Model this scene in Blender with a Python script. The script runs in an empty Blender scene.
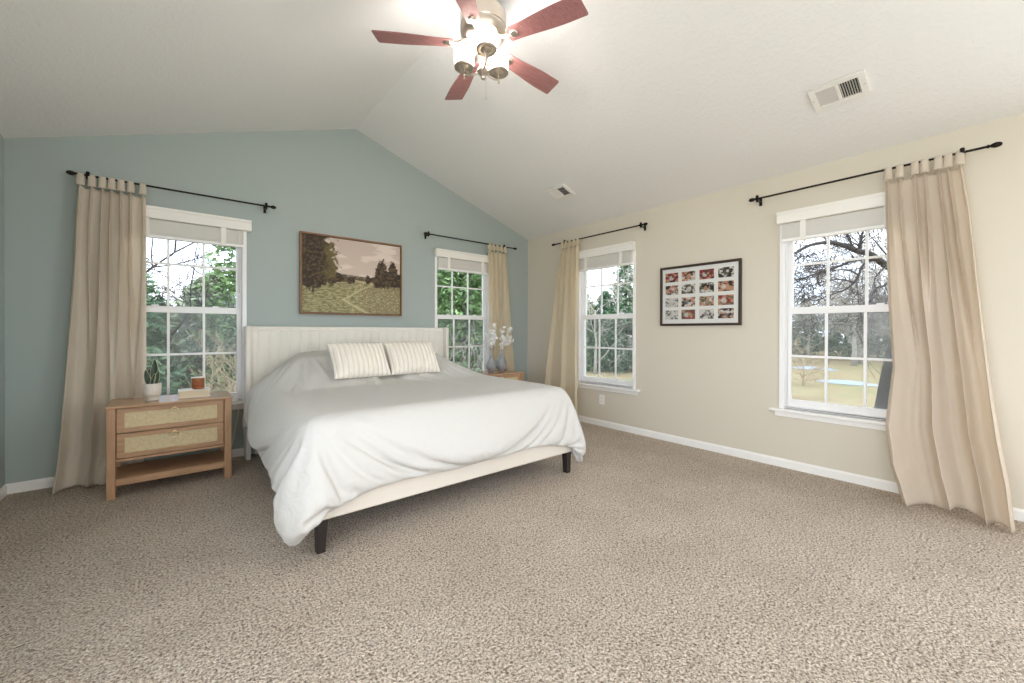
import bpy, bmesh, math, random
import numpy as np
from mathutils import Vector, Matrix, noise

PI = math.pi
SC = bpy.context.scene
COL = SC.collection

# ------------------------------------------------------------------ camera, world, exposure
CAM_H = 1.132
YAW, PITCH, ROLL, FPX = 0.6919, -0.0039, 0.0023, 405.26
cam_d = bpy.data.cameras.new('camera')
cam = bpy.data.objects.new('camera', cam_d)
COL.objects.link(cam)
SC.camera = cam
_F = Vector((math.sin(YAW)*math.cos(PITCH), math.cos(YAW)*math.cos(PITCH), math.sin(PITCH)))
_R = Vector((math.cos(YAW), -math.sin(YAW), 0))
_U = _R.cross(_F)
_R2 = _R*math.cos(ROLL)+_U*math.sin(ROLL)
_U2 = -_R*math.sin(ROLL)+_U*math.cos(ROLL)
cam.matrix_world = Matrix(((_R2.x, _U2.x, -_F.x, 0), (_R2.y, _U2.y, -_F.y, 0), (_R2.z, _U2.z, -_F.z, CAM_H), (0, 0, 0, 1)))
cam_d.sensor_width = 36
cam_d.lens = FPX/1024*36
cam_d.shift_x = -0.343/1024
cam_d.shift_y = -9.21/1024
cam_d.clip_start = 0.05
cam_d.clip_end = 400

SKY_STRENGTH = 3.0
LAMP_WATTS = 7.0
SHADE_GLOW = 2.5
SIDE_WATTS = 50.0
REAR_WATTS = 20.0
FAR_SIDE_WATTS = 56.0
SUN_STRENGTH = 1.2
SC.view_settings.view_transform = 'Standard'
SC.view_settings.look = 'None'
SC.view_settings.exposure = 0.36
SC.view_settings.gamma = 1.0
SC.view_settings.use_curve_mapping = False
SC.cycles.use_denoising = True
SC.cycles.max_bounces = 14
SC.cycles.diffuse_bounces = 8
SC.cycles.transparent_max_bounces = 24
SC.cycles.caustics_reflective = False
SC.cycles.caustics_refractive = False
SC.cycles.sample_clamp_indirect = 6.0

world = bpy.data.worlds.new('overcast_sky')
SC.world = world
world.use_nodes = True
wn, wl = world.node_tree.nodes, world.node_tree.links
wn.clear()
w_out = wn.new('ShaderNodeOutputWorld')
w_bg = wn.new('ShaderNodeBackground')
w_tc = wn.new('ShaderNodeTexCoord')
w_ns = wn.new('ShaderNodeTexNoise')
w_ns.inputs['Scale'].default_value = 2.5
w_ns.inputs['Detail'].default_value = 5
w_rp = wn.new('ShaderNodeValToRGB')
w_rp.color_ramp.elements[0].position = .38
w_rp.color_ramp.elements[0].color = (.62, .74, .92, 1)
w_rp.color_ramp.elements[1].position = .62
w_rp.color_ramp.elements[1].color = (.93, .95, 1.0, 1)
wl.new(w_tc.outputs['Generated'], w_ns.inputs['Vector'])
wl.new(w_ns.outputs['Fac'], w_rp.inputs['Fac'])
wl.new(w_rp.outputs['Color'], w_bg.inputs['Color'])
w_bg.inputs['Strength'].default_value = SKY_STRENGTH
wl.new(w_bg.outputs[0], w_out.inputs[0])

# fill light added in the unseen part of the left wall, beside the camera
side_d = bpy.data.lights.new('side_fill_light', 'AREA')
side_d.shape = 'RECTANGLE'
side_d.size, side_d.size_y = 3.9, 1.75
side_d.energy = SIDE_WATTS
side_d.color = (.89, .95, 1.0)
side = bpy.data.objects.new('side_fill_light', side_d)
COL.objects.link(side)
side.location = (-.97, -.5, 1.4)
side.rotation_euler = (math.radians(90), 0, math.radians(-90))

# second added fill light, in an opening cut in the unseen rear wall
rear_d = bpy.data.lights.new('rear_fill_light', 'AREA')
rear_d.shape = 'RECTANGLE'
rear_d.size, rear_d.size_y = 2.3, 1.5
rear_d.energy = REAR_WATTS
rear_d.color = (.89, .95, 1.0)
rear = bpy.data.objects.new('rear_fill_light', rear_d)
COL.objects.link(rear)
rear.location = (1.2, -3.26, 1.3)
rear.rotation_euler = (math.radians(90), 0, 0)

# third added fill light, in the right wall behind the camera
far_d = bpy.data.lights.new('right_fill_light', 'AREA')
far_d.shape = 'RECTANGLE'
far_d.size, far_d.size_y = 1.9, 1.75
far_d.energy = FAR_SIDE_WATTS
far_d.color = (.89, .95, 1.0)
far = bpy.data.objects.new('right_fill_light', far_d)
COL.objects.link(far)
far.location = (3.96, -1.7, 1.4)
far.rotation_euler = (math.radians(90), 0, math.radians(90))

# hazy winter sun, added from behind the house to brighten the trees
sun_d = bpy.data.lights.new('added_hazy_sun', 'SUN')
sun_d.energy = SUN_STRENGTH
sun_d.angle = math.radians(12)
sun_d.color = (1.0, .97, .92)
sun = bpy.data.objects.new('added_hazy_sun', sun_d)
COL.objects.link(sun)
sun.rotation_euler = Vector((.02, .70, -.70)).to_track_quat('-Z', 'Y').to_euler()

# ------------------------------------------------------------------ helpers
def lin(r, g, b):
    def f(c):
        c /= 255.0
        return c/12.92 if c <= .04045 else ((c+.055)/1.055)**2.4
    return (f(r), f(g), f(b), 1.0)

def S(a, b, x):
    t = min(1.0, max(0.0, (x-a)/(b-a)))
    return t*t*(3-2*t)

def lerp(a, b, t):
    return a+(b-a)*t

def interp(xs, ys, x):
    return float(np.interp(x, xs, ys))

class Mat:
    def __init__(self, name):
        self.m = bpy.data.materials.new(name)
        self.m.use_nodes = True
        self.n = self.m.node_tree.nodes
        self.l = self.m.node_tree.links
        self.b = self.n['Principled BSDF']
        self.out = self.n['Material Output']
    def set(self, **k):
        for key, v in k.items():
            self.b.inputs[key.replace('_', ' ')].default_value = v
        return self
    def node(self, t, **k):
        nd = self.n.new('ShaderNode'+t)
        for key, v in k.items():
            if key in nd.inputs.keys():
                nd.inputs[key].default_value = v
            else:
                setattr(nd, key, v)
        return nd
    def coord(self, kind='Object', scale=(1, 1, 1)):
        tc = self.node('TexCoord')
        mp = self.node('Mapping')
        mp.inputs['Scale'].default_value = scale
        self.l.new(tc.outputs[kind], mp.inputs['Vector'])
        return mp.outputs['Vector']
    def ramp(self, fac, stops):
        r = self.node('ValToRGB')
        e = r.color_ramp.elements
        while len(e) < len(stops):
            e.new(.5)
        for i, (p, c) in enumerate(stops):
            e[i].position = p
            e[i].color = c
        self.l.new(fac, r.inputs['Fac'])
        return r.outputs['Color']
    def bump(self, h, strength=.3, dist=.01, prev=None):
        b = self.node('Bump')
        b.inputs['Strength'].default_value = strength
        b.inputs['Distance'].default_value = dist
        self.l.new(h, b.inputs['Height'])
        if prev:
            self.l.new(prev, b.inputs['Normal'])
        self.l.new(b.outputs['Normal'], self.b.inputs['Normal'])
        return b.outputs['Normal']

def plain(name, c, rough=.5, metal=0.0, **k):
    m = Mat(name)
    m.set(Base_Color=c, Roughness=rough, Metallic=metal, **k)
    return m.m

def noisy(name, c1, c2, scale=(8, 8, 8), rough=.6, bump=.2, detail=6, dist=.005, ns=5.0, lo=.3, hi=.7):
    m = Mat(name)
    v = m.coord('Object', scale)
    n = m.node('TexNoise', Scale=ns, Detail=detail)
    m.l.new(v, n.inputs['Vector'])
    col = m.ramp(n.outputs['Fac'], [(lo, c1), (hi, c2)])
    m.l.new(col, m.b.inputs['Base Color'])
    m.set(Roughness=rough)
    if bump:
        m.bump(n.outputs['Fac'], bump, dist)
    return m.m

def wpos(o):
    p = Vector((0, 0, 0))
    while o:
        p += o.location
        o = o.parent
    return p

class MB:
    """collects shapes (given in room coordinates, or in the frame T) and links them as one mesh object"""
    def __init__(self, T=None):
        self.v, self.f, self.T = [], [], T
    def add(self, vs, fs):
        o = len(self.v)
        for p in vs:
            p = Vector(p)
            self.v.append(self.T @ p if self.T else p)
        self.f += [tuple(i+o for i in f) for f in fs]
        return self
    def box(self, a, b):
        x0, y0, z0 = [min(p, q) for p, q in zip(a, b)]
        x1, y1, z1 = [max(p, q) for p, q in zip(a, b)]
        return self.add([(x0, y0, z0), (x1, y0, z0), (x1, y1, z0), (x0, y1, z0), (x0, y0, z1), (x1, y0, z1), (x1, y1, z1), (x0, y1, z1)],
                 [(0, 3, 2, 1), (4, 5, 6, 7), (0, 1, 5, 4), (1, 2, 6, 5), (2, 3, 7, 6), (3, 0, 4, 7)])
    def tube(self, pts, rad, n=10, cap=True):
        pts = [Vector(p) for p in pts]
        if not hasattr(rad, '__len__'):
            rad = [rad]*len(pts)
        vs, fs = [], []
        ref = None
        for i, p in enumerate(pts):
            d = (pts[min(i+1, len(pts)-1)]-pts[max(i-1, 0)])
            if d.length < 1e-9:
                d = Vector((0, 0, 1))
            d.normalize()
            if ref is None:
                ref = Vector((0, 0, 1)) if abs(d.z) < .9 else Vector((1, 0, 0))
            a = d.cross(ref)
            if a.length < 1e-6:
                a = d.orthogonal()
            a.normalize()
            b = a.cross(d)
            ref = b
            ref = d.cross(a)*-1
            for k in range(n):
                t = 2*PI*k/n
                vs.append(p+(a*math.cos(t)+b*math.sin(t))*rad[i])
        for i in range(len(pts)-1):
            for k in range(n):
                fs.append((i*n+k, i*n+(k+1) % n, (i+1)*n+(k+1) % n, (i+1)*n+k))
        if cap:
            fs.append(tuple(range(n))[::-1])
            fs.append(tuple((len(pts)-1)*n+k for k in range(n)))
        return self.add(vs, fs)
    def lathe(self, prof, c=(0, 0, 0), n=28, axis='z'):
        vs, fs = [], []
        for r, h in prof:
            for k in range(n):
                t = 2*PI*k/n
                if axis == 'z':
                    vs.append((c[0]+r*math.cos(t), c[1]+r*math.sin(t), c[2]+h))
                elif axis == 'x':
                    vs.append((c[0]+h, c[1]+r*math.cos(t), c[2]+r*math.sin(t)))
                else:
                    vs.append((c[0]+r*math.sin(t), c[1]+h, c[2]+r*math.cos(t)))
        for i in range(len(prof)-1):
            for k in range(n):
                fs.append((i*n+k, i*n+(k+1) % n, (i+1)*n+(k+1) % n, (i+1)*n+k))
        if prof[0][0] > 1e-5:
            fs.append(tuple(range(n))[::-1])
        if prof[-1][0] > 1e-5:
            fs.append(tuple((len(prof)-1)*n+k for k in range(n)))
        return self.add(vs, fs)
    def grid(self, fn, nu, nv):
        vs = [fn(i/nu, j/nv) for j in range(nv+1) for i in range(nu+1)]
        fs = [(j*(nu+1)+i, j*(nu+1)+i+1, (j+1)*(nu+1)+i+1, (j+1)*(nu+1)+i) for j in range(nv) for i in range(nu)]
        return self.add(vs, fs)
    def prism(self, outline, z0, z1):
        n = len(outline)
        vs = [(x, y, z0) for x, y in outline]+[(x, y, z1) for x, y in outline]
        fs = [tuple(range(n))[::-1], tuple(range(n, 2*n))]+[(i, (i+1) % n, (i+1) % n+n, i+n) for i in range(n)]
        return self.add(vs, fs)
    def build(self, name, mat, parent=None, smooth=False, bevel=0, base=None, solid=0, offset=0.0, subd=0, fixn=True, merge=True):
        me = bpy.data.meshes.new(name)
        o = bpy.data.objects.new(name, me)
        COL.objects.link(o)
        if parent is not None:
            org = wpos(parent)
            o.parent = parent
        elif base is not None:
            org = Vector(base)
            o.location = org
        else:
            org = Vector((0, 0, 0))
        me.from_pydata([tuple(p-org) for p in self.v], [], self.f)
        if fixn:
            bm = bmesh.new()
            bm.from_mesh(me)
            if merge:
                bmesh.ops.remove_doubles(bm, verts=bm.verts, dist=1e-5)
            bmesh.ops.recalc_face_normals(bm, faces=bm.faces)
            bm.to_mesh(me)
            bm.free()
        me.materials.append(mat)
        if smooth:
            for p in me.polygons:
                p.use_smooth = True
        if solid:
            md = o.modifiers.new('thickness', 'SOLIDIFY')
            md.thickness = solid
            md.offset = offset
        if bevel:
            md = o.modifiers.new('edge', 'BEVEL')
            md.width = bevel
            md.segments = 2
            md.limit_method = 'ANGLE'
            md.angle_limit = .7
        if subd:
            md = o.modifiers.new('smooth', 'SUBSURF')
            md.levels = md.render_levels = subd
        if smooth == 'auto':
            sharp_edges(me)
        return o

def sharp_edges(me, ang=.6):
    bm = bmesh.new()
    bm.from_mesh(me)
    for e in bm.edges:
        if len(e.link_faces) == 2 and e.calc_face_angle(0) > ang:
            e.smooth = False
    bm.to_mesh(me)
    bm.free()

def empty(name, loc):
    o = bpy.data.objects.new(name, None)
    o.empty_display_size = .1
    COL.objects.link(o)
    o.location = loc
    return o

def tag(o, label, cat, group=None, kind=None):
    o['label'] = label
    o['category'] = cat
    if group:
        o['group'] = group
    if kind:
        o['kind'] = kind
    return o

def struct(o):
    o['kind'] = 'structure'
    return o

def copy_tree(o, parent=None):
    c = o.copy()
    COL.objects.link(c)
    if parent is not None:
        c.parent = parent
    for ch in list(o.children):
        copy_tree(ch, c)
    return c

# ------------------------------------------------------------------ room dimensions
D, XR, XL, YB = 4.363, 3.899, -0.908, -3.2
H, XG, ZG = 2.44, 1.452, 3.257
WT = .13                                        # wall thickness
SILL, HEAD, HW = .49, 2.10, .40                 # window opening
WIN = [('back', .065), ('back', 2.815), ('right', 2.995), ('right', .765)]

def slope_z(x):
    return ZG-(x-XG)*(ZG-H)/(XR-XG) if x > XG else ZG-(XG-x)*(ZG-H)/(XG-XL)

# ------------------------------------------------------------------ room materials
def wall_paint(name, c):
    m = Mat(name)
    v = m.coord('Object')
    n = m.node('TexNoise', Scale=220.0, Detail=2)
    m.l.new(v, n.inputs['Vector'])
    m.set(Base_Color=c, Roughness=.55)
    m.bump(n.outputs['Fac'], .08, .002)
    return m.m

M = {}
M['teal'] = wall_paint('sage_teal_paint', lin(164, 175, 172))
M['beige'] = wall_paint('beige_paint', lin(212, 205, 190))
M['trim'] = plain('white_trim_paint', lin(240, 239, 236), .35)
M['vinyl'] = plain('white_vinyl', lin(243, 243, 243), .3)
M['blind'] = plain('blind_white', lin(236, 234, 228), .45)
M['black_metal'] = plain('oil_rubbed_bronze', lin(34, 27, 24), .4, .7)
M['nickel'] = plain('brushed_nickel', lin(200, 190, 178), .28, 1.0)
M['wood_frame_dark'] = plain('black_brown_frame', lin(58, 42, 34), .4)
M['hole_shade'] = plain('painted_hole_shade', lin(14, 13, 12), .9)  # flat black painted as the shade inside openings

m = Mat('ceiling_knockdown_texture')
v = m.coord('Object')
n1 = m.node('TexNoise', Scale=38.0, Detail=4, Roughness=.6)
m.l.new(v, n1.inputs['Vector'])
h = m.ramp(n1.outputs['Fac'], [(.5, (0, 0, 0, 1)), (.6, (1, 1, 1, 1))])
m.set(Base_Color=lin(232, 232, 231), Roughness=.9)
m.bump(h, .3, .003)
M['ceiling'] = m.m

m = Mat('carpet_pile')
v = m.coord('Object')
vo = m.node('TexVoronoi', Scale=105.0)
m.l.new(v, vo.inputs['Vector'])
nz = m.node('TexNoise', Scale=105.0, Detail=4, Roughness=.75)
m.l.new(v, nz.inputs['Vector'])
nl = m.node('TexNoise', Scale=2.2, Detail=3)
m.l.new(v, nl.inputs['Vector'])
sp = m.ramp(nz.outputs['Fac'], [(.36, lin(116, 98, 84)), (.46, lin(204, 186, 168)), (.56, lin(250, 236, 220)), (.7, lin(255, 246, 234))])
fl = m.ramp(vo.outputs['Color'], [(.10, lin(130, 112, 98)), (.26, (1, 1, 1, 1))])
mx = m.node('MixRGB', blend_type='MULTIPLY', Fac=.5)
m.l.new(sp, mx.inputs['Color1'])
m.l.new(fl, mx.inputs['Color2'])
lg = m.ramp(nl.outputs['Fac'], [(.35, (.90, .89, .88, 1)), (.65, (1.0, 1.0, 1.0, 1))])
mx2 = m.node('MixRGB', blend_type='MULTIPLY', Fac=1.0)
m.l.new(mx.outputs['Color'], mx2.inputs['Color1'])
m.l.new(lg, mx2.inputs['Color2'])
m.l.new(mx2.outputs['Color'], m.b.inputs['Base Color'])
m.set(Roughness=1.0, Specular_IOR_Level=.05)
b1 = m.bump(nz.outputs['Fac'], 1.0, .012)
m.bump(vo.outputs['Distance'], .9, -.012, b1)
M['carpet'] = m.m

# glass: clear, faintly reflecting
def glass_mat(name, tint=(1, 1, 1, 1), ior=1.45):
    m = Mat(name)
    m.n.remove(m.b)
    tr = m.node('BsdfTransparent')
    tr.inputs['Color'].default_value = tint
    gl = m.node('BsdfGlossy')
    gl.inputs['Roughness'].default_value = .02
    fr = m.node('Fresnel', IOR=ior)
    mi = m.node('MixShader')
    m.l.new(fr.outputs[0], mi.inputs[0])
    m.l.new(tr.outputs[0], mi.inputs[1])
    m.l.new(gl.outputs[0], mi.inputs[2])
    m.l.new(mi.outputs[0], m.out.inputs[0])
    return m.m
M['glass'] = glass_mat('window_glass', (.985, .99, .99, 1), 1.18)

m = Mat('insect_screen')
m.n.remove(m.b)
tr = m.node('BsdfTransparent')
df = m.node('BsdfDiffuse')
df.inputs['Color'].default_value = lin(150, 155, 155)
mi = m.node('MixShader')
mi.inputs[0].default_value = .24
m.l.new(tr.outputs[0], mi.inputs[1])
m.l.new(df.outputs[0], mi.inputs[2])
m.l.new(mi.outputs[0], m.out.inputs[0])
M['screen'] = m.m

# ------------------------------------------------------------------ room shell
def wall_with_holes(name, mat, T, u0, u1, holes, top_fn, thick=WT, wide=None):
    """T maps (u, n, z); the wall runs u0..u1, its face at n=0, its body behind it; holes are centres of windows"""
    mb = MB(T)
    cuts = sorted(set([u0, u1]+[c+s*HW for c in holes for s in (-1, 1)]+([XG] if name == 'wall_back' else [])+(list(wide[:2]) if wide else [])))
    for a, b in zip(cuts[:-1], cuts[1:]):
        mid = (a+b)/2
        def slab(z0a, z0b, z1a, z1b):
            mb.add([(a, 0, z0a), (b, 0, z0b), (b, -thick, z0b), (a, -thick, z0a), (a, 0, z1a), (b, 0, z1b), (b, -thick, z1b), (a, -thick, z1a)],
                   [(0, 1, 5, 4), (1, 2, 6, 5), (2, 3, 7, 6), (3, 0, 4, 7), (0, 3, 2, 1), (4, 5, 6, 7)])
        if any(abs(mid-c) < HW for c in holes):
            slab(-.05, -.05, SILL, SILL)
            slab(HEAD, HEAD, top_fn(a), top_fn(b))
        elif wide and wide[0] < mid < wide[1]:
            slab(-.05, -.05, wide[2], wide[2])
            slab(wide[3], wide[3], top_fn(a), top_fn(b))
        else:
            slab(-.05, -.05, top_fn(a), top_fn(b))
    return struct(mb.build(name, mat))

T_BACK = Matrix(((1, 0, 0, 0), (0, -1, 0, D), (0, 0, 1, 0), (0, 0, 0, 1)))          # u=+x, n=-y
T_RIGHT = Matrix(((0, -1, 0, XR), (-1, 0, 0, 0), (0, 0, 1, 0), (0, 0, 0, 1)))       # u=-y, n=-x
wall_with_holes('wall_back', M['teal'], T_BACK, XL-WT, XR+WT, [.065, 2.815], slope_z)
wall_with_holes('wall_right', M['beige'], T_RIGHT, -D+.001, -YB, [-2.995, -.765], lambda u: H, wide=(.7, 2.7, .5, 2.3))  # wide: opening added out of view for the right fill light
LY0, LY1, LZ0, LZ1 = -2.5, 1.5, .5, 2.3              # opening added in the left wall for the side fill light
mb = MB()
for y0, y1, z0, z1 in ((YB, LY0, -.05, H), (LY0, LY1, -.05, LZ0), (LY0, LY1, LZ1, H), (LY1, D-.001, -.05, H)):
    mb.box((XL-WT, y0, z0), (XL, y1, z1))
struct(mb.build('wall_left', M['teal']))
mb = MB()
RX0, RX1, RZ0, RZ1 = .0, 2.4, .5, 2.1          # opening added behind the camera for the rear fill light
for xa, xb in ((XL-WT, RX0), (RX0, XG), (XG, RX1), (RX1, XR+WT)):
    cells = [(-.05, None)] if xa < RX0 or xb > RX1 else [(-.05, RZ0), (RZ1, None)]
    for z0, z1 in cells:
        ta, tb = (slope_z(xa), slope_z(xb)) if z1 is None else (z1, z1)
        mb.add([(xa, YB, z0), (xb, YB, z0), (xb, YB-WT, z0), (xa, YB-WT, z0), (xa, YB, ta), (xb, YB, tb), (xb, YB-WT, tb), (xa, YB-WT, ta)],
               [(0, 1, 5, 4), (1, 2, 6, 5), (2, 3, 7, 6), (3, 0, 4, 7), (0, 3, 2, 1), (4, 5, 6, 7)])
struct(mb.build('wall_front', M['beige']))
mb = MB()
CT = .12
pr = [(XL-WT, slope_z(XL-WT)), (XG, ZG), (XR+WT, slope_z(XR+WT))]
for (xa, za), (xb, zb) in zip(pr[:-1], pr[1:]):
    mb.add([(xa, YB-WT, za), (xb, YB-WT, zb), (xb, D+WT, zb), (xa, D+WT, za), (xa, YB-WT, za+CT), (xb, YB-WT, zb+CT), (xb, D+WT, zb+CT), (xa, D+WT, za+CT)],
           [(0, 1, 2, 3), (7, 6, 5, 4), (0, 4, 5, 1), (1, 5, 6, 2), (2, 6, 7, 3), (3, 7, 4, 0)])
struct(mb.build('ceiling', M['ceiling']))
struct(MB().box((XL-WT, YB-WT, -.12), (XR+WT, D+WT, 0)).build('floor', M['carpet']))

def baseboard(name, T, u0, u1):
    mb = MB(T)
    prof = [(0, .0), (.013, 0), (.013, .055), (.009, .063), (.006, .07), (0, .07)]
    vs = [(u, n, z) for u in (u0, u1) for n, z in prof]
    k = len(prof)
    fs = [(i, (i+1) % k, (i+1) % k+k, i+k) for i in range(k)]+[tuple(range(k)), tuple(range(k, 2*k))[::-1]]
    mb.add(vs, fs)
    return struct(mb.build(name, M['trim']))
T_LEFT = Matrix(((0, 1, 0, XL), (1, 0, 0, 0), (0, 0, 1, 0), (0, 0, 0, 1)))          # u=+y, n=+x
baseboard('baseboard_back', T_BACK, XL, XR)
baseboard('baseboard_right', T_RIGHT, -D+.013, -YB)
baseboard('baseboard_left', T_LEFT, YB, D-.013)

# ------------------------------------------------------------------ windows
def ring(mb, u0, u1, z0, z1, wu, wz0, wz1, n0, n1):
    mb.box((u0, n0, z0), (u0+wu, n1, z1))
    mb.box((u1-wu, n0, z0), (u1, n1, z1))
    mb.box((u0+wu, n0, z0), (u1-wu, n1, z0+wz0))
    mb.box((u0+wu, n0, z1-wz1), (u1-wu, n1, z1))

def make_window(i, T, c):
    w = empty('window_%d' % i, T @ Vector((c, 0, SILL)))
    struct(w)
    fr = MB(T)
    ring(fr, c-HW-.022, c+HW+.022, SILL, HEAD+.02, .03, .0, .03, .0, .012)           # thin casing on the wall
    ring(fr, c-HW, c+HW, SILL, HEAD, .012, .012, .012, -WT, .0)                      # jamb lining
    ring(fr, c-HW+.012, c+HW-.012, SILL+.012, HEAD-.012, .012, .01, .01, -.04, -.03)  # inner stop
    ring(fr, c-HW+.012, c+HW-.012, SILL+.012, HEAD-.012, .010, .01, .01, -.078, -.07)
    fr.build('window_frame', M['vinyl'], w, bevel=.002)
    for nm, z0, z1, n0, zb, zt in (('lower_sash', SILL+.013, 1.328, -.068, .064, .052), ('upper_sash', 1.282, HEAD-.013, -.106, .05, .05)):
        sa = MB(T)
        a, b = c-HW+.013, c+HW-.013
        ring(sa, a, b, z0, z1, .034, zb, zt, n0, n0+.026)
        ga, gb, gz0, gz1 = a+.034, b-.034, z0+zb, z1-zt
        for k in (1, 2):
            u = ga+(gb-ga)*k/3
            sa.box((u-.009, n0+.006, gz0), (u+.009, n0+.020, gz1))
        zm = (gz0+gz1)/2+(.006 if nm == 'lower_sash' else 0)
        sa.box((ga, n0+.0065, zm-.009), (gb, n0+.0195, zm+.009))
        if nm == 'lower_sash':
            for s in (-1, 1):                                                        # sash locks on the meeting rail
                sa.box((c+s*.2-.022, n0+.004, z1), (c+s*.2+.022, n0+.022, z1+.012))
        so = sa.build(nm, M['vinyl'], w, bevel=.0015)
        MB(T).box((ga, n0+.011, gz0), (gb, n0+.014, gz1)).build('pane', M['glass'], so)
    MB(T).box((c-HW+.012, -.122, SILL+.012), (c+HW-.012, -.1205, 1.31)).build('insect_screen', M['screen'], w)
    st = MB(T)
    st.box((c-.487, 0, SILL-.024), (c+.487, .05, SILL))
    st.box((c-HW+.001, -WT+.02, SILL-.02), (c+HW-.001, .0, SILL+.012))
    st.build('window_sill', M['trim'], w, bevel=.006)
    MB(T).box((c-.452, 0, SILL-.066), (c+.452, .016, SILL-.024)).build('apron', M['trim'], w, bevel=.003)
    return w

for i, (side, c) in enumerate(WIN):
    make_window(i+1, T_BACK if side == 'back' else T_RIGHT, c if side == 'back' else -c)

rw = struct(empty('window_5', (XL, -.5, LZ0)))  # unseen window added around the side fill light
mb = MB()
for y in (LY0, -1.2, .17, LY1-.06):
    mb.box((XL-.1, y, LZ0), (XL+.01, y+.06, LZ1))
for z in (LZ0, LZ1-.06):
    mb.box((XL-.099, LY0, z), (XL+.009, LY1, z+.06))
mb.build('window_frame', M['vinyl'], rw)

rw = struct(empty('window_7', (XR, -1.7, .5)))  # added window out of view, frames the right fill light
mb = MB()
for y in (-2.7, -1.73, -.76):
    mb.box((XR-.01, y, .5), (XR+.05, y+.06, 2.3))
for z in (.5, 2.24):
    mb.box((XR-.009, -2.7, z), (XR+.049, -.7, z+.06))
mb.build('window_frame', M['vinyl'], rw)
rw = struct(empty('window_6', (1.2, YB, RZ0)))  # added window behind the camera, frames the rear fill light
mb = MB()
for x in (RX0, 1.17, RX1-.06):
    mb.box((x, YB-.05, RZ0), (x+.06, YB+.01, RZ1))
for z in (RZ0, RZ1-.06):
    mb.box((RX0, YB-.049, z), (RX1, YB+.009, z+.06))
mb.build('window_frame', M['vinyl'], rw)

# ------------------------------------------------------------------ blinds drawn up under a valance
def make_blind(T, c, label, hv=.43):
    b = empty('window_blind', T @ Vector((c, .03, 2.0)))
    v = MB(T)
    prof = [(.012, 2.02), (.058, 2.02), (.062, 2.026), (.062, 2.085), (.068, 2.10), (.068, 2.115), (.012, 2.115)]
    k = len(prof)
    vs = [(u, n, z) for u in (c-hv, c+hv) for n, z in prof]
    v.add(vs, [(q, (q+1) % k, (q+1) % k+k, q+k) for q in range(k)]+[tuple(range(k)), tuple(range(k, 2*k))[::-1]])
    v.build('valance', M['blind'], b)
    s = MB(T)
    for q in range(24):
        z = 1.895+q*.0048
        s.box((c-.395, .004, z), (c+.395, .05, z+.0032))
    s.build('slat', M['blind'], b)['kind'] = 'stuff'
    MB(T).box((c-.395, .004, 1.868), (c+.395, .05, 1.893)).build('bottom_rail', M['vinyl'], b, bevel=.004)
    for u in (-.25, .25):
        MB(T).box((c+u-.019, .0505, 1.866), (c+u+.019, .053, 2.03)).build('ladder_tape', M['blind'], b)
    cd = MB(T)
    cd.tube([(c+.36, .056, 2.03), (c+.361, .058, 1.7), (c+.36, .056, 1.45)], .0012, 6)
    cd.lathe([(.0, 0), (.005, .004), (.006, .02), (.002, .035), (0, .036)], (c+.36, .056, 1.42), 10)
    cd.build('pull_cord', M['blind'], b, smooth=True)
    return tag(b, label, 'blind', 'raised white blinds over the windows')

make_blind(T_BACK, .065, 'white raised blind with valance on the teal wall window behind the potted plant', .455)
make_blind(T_BACK, 2.815, 'white raised blind with valance on the teal wall window right of the headboard')
make_blind(T_RIGHT, -2.995, 'white raised blind with valance on the beige wall window nearest the corner')
make_blind(T_RIGHT, -.765, 'white raised blind with valance on the beige wall window with the oak view')

# ------------------------------------------------------------------ curtain rods
ROD_N, ROD_Z = .085, 2.262
def make_rod(T, u0, u1, b0, b1, label, group='dark curtain rods'):
    r = empty('curtain_rod', T @ Vector(((u0+u1)/2, 0, ROD_Z)))
    MB(T).tube([(u0+.06, ROD_N, ROD_Z), (lerp(u0, u1, .45), ROD_N, ROD_Z), (u1-.06, ROD_N, ROD_Z)], .0075, 12).build('rod', M['black_metal'], r, smooth='auto')
    for u, s in ((u0, 1), (u1, -1)):
        f = MB(T)
        prof = [(0, 0), (.008, .002), (.0145, .012), (.0165, .024), (.0145, .036), (.009, .046), (.006, .05), (.011, .054), (.011, .060), (.0065, .064), (.0065, .07)]
        pts = [(u+s*h, ROD_N, ROD_Z) for _, h in prof]
        f.tube(pts, [max(q, .0005) for q, _ in prof], 14)
        f.build('finial', M['black_metal'], r, smooth='auto')
    for u in (b0, b1):
        k = MB(T)
        k.box((u-.011, 0, ROD_Z-.045), (u+.011, .007, ROD_Z+.03))
        k.tube([(u, .004, ROD_Z-.012), (u, .05, ROD_Z-.014), (u, ROD_N-.006, ROD_Z-.016)], .007, 10)
        k.tube([(u-.011, ROD_N, ROD_Z), (u+.011, ROD_N, ROD_Z)], .0135, 14)
        k.lathe([(0, -.03), (.009, -.028), (.009, -.014), (.0065, -.012)], (u, ROD_N, ROD_Z), 12)
        k.lathe([(.006, .008), (.011, .012), (.012, .022), (.008, .029), (0, .031)], (u, ROD_N, ROD_Z), 12)
        k.build('bracket', M['black_metal'], r, smooth='auto')
    return tag(r, label, 'curtain rod', group)

make_rod(T_BACK, -.61, .71, -.50, .63, 'dark metal curtain rod on the teal wall left of the landscape picture')
make_rod(T_BACK, 2.21, 3.62, 2.27, 3.40, 'dark metal curtain rod on the teal wall right of the landscape picture')
make_rod(T_RIGHT, -3.79, -2.38, -3.56, -2.46, 'dark metal curtain rod on the beige wall nearest the corner')
make_rod(T_RIGHT, -1.40, .0, -1.335, -.163, 'dark metal curtain rod on the beige wall above the oak view window')

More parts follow.
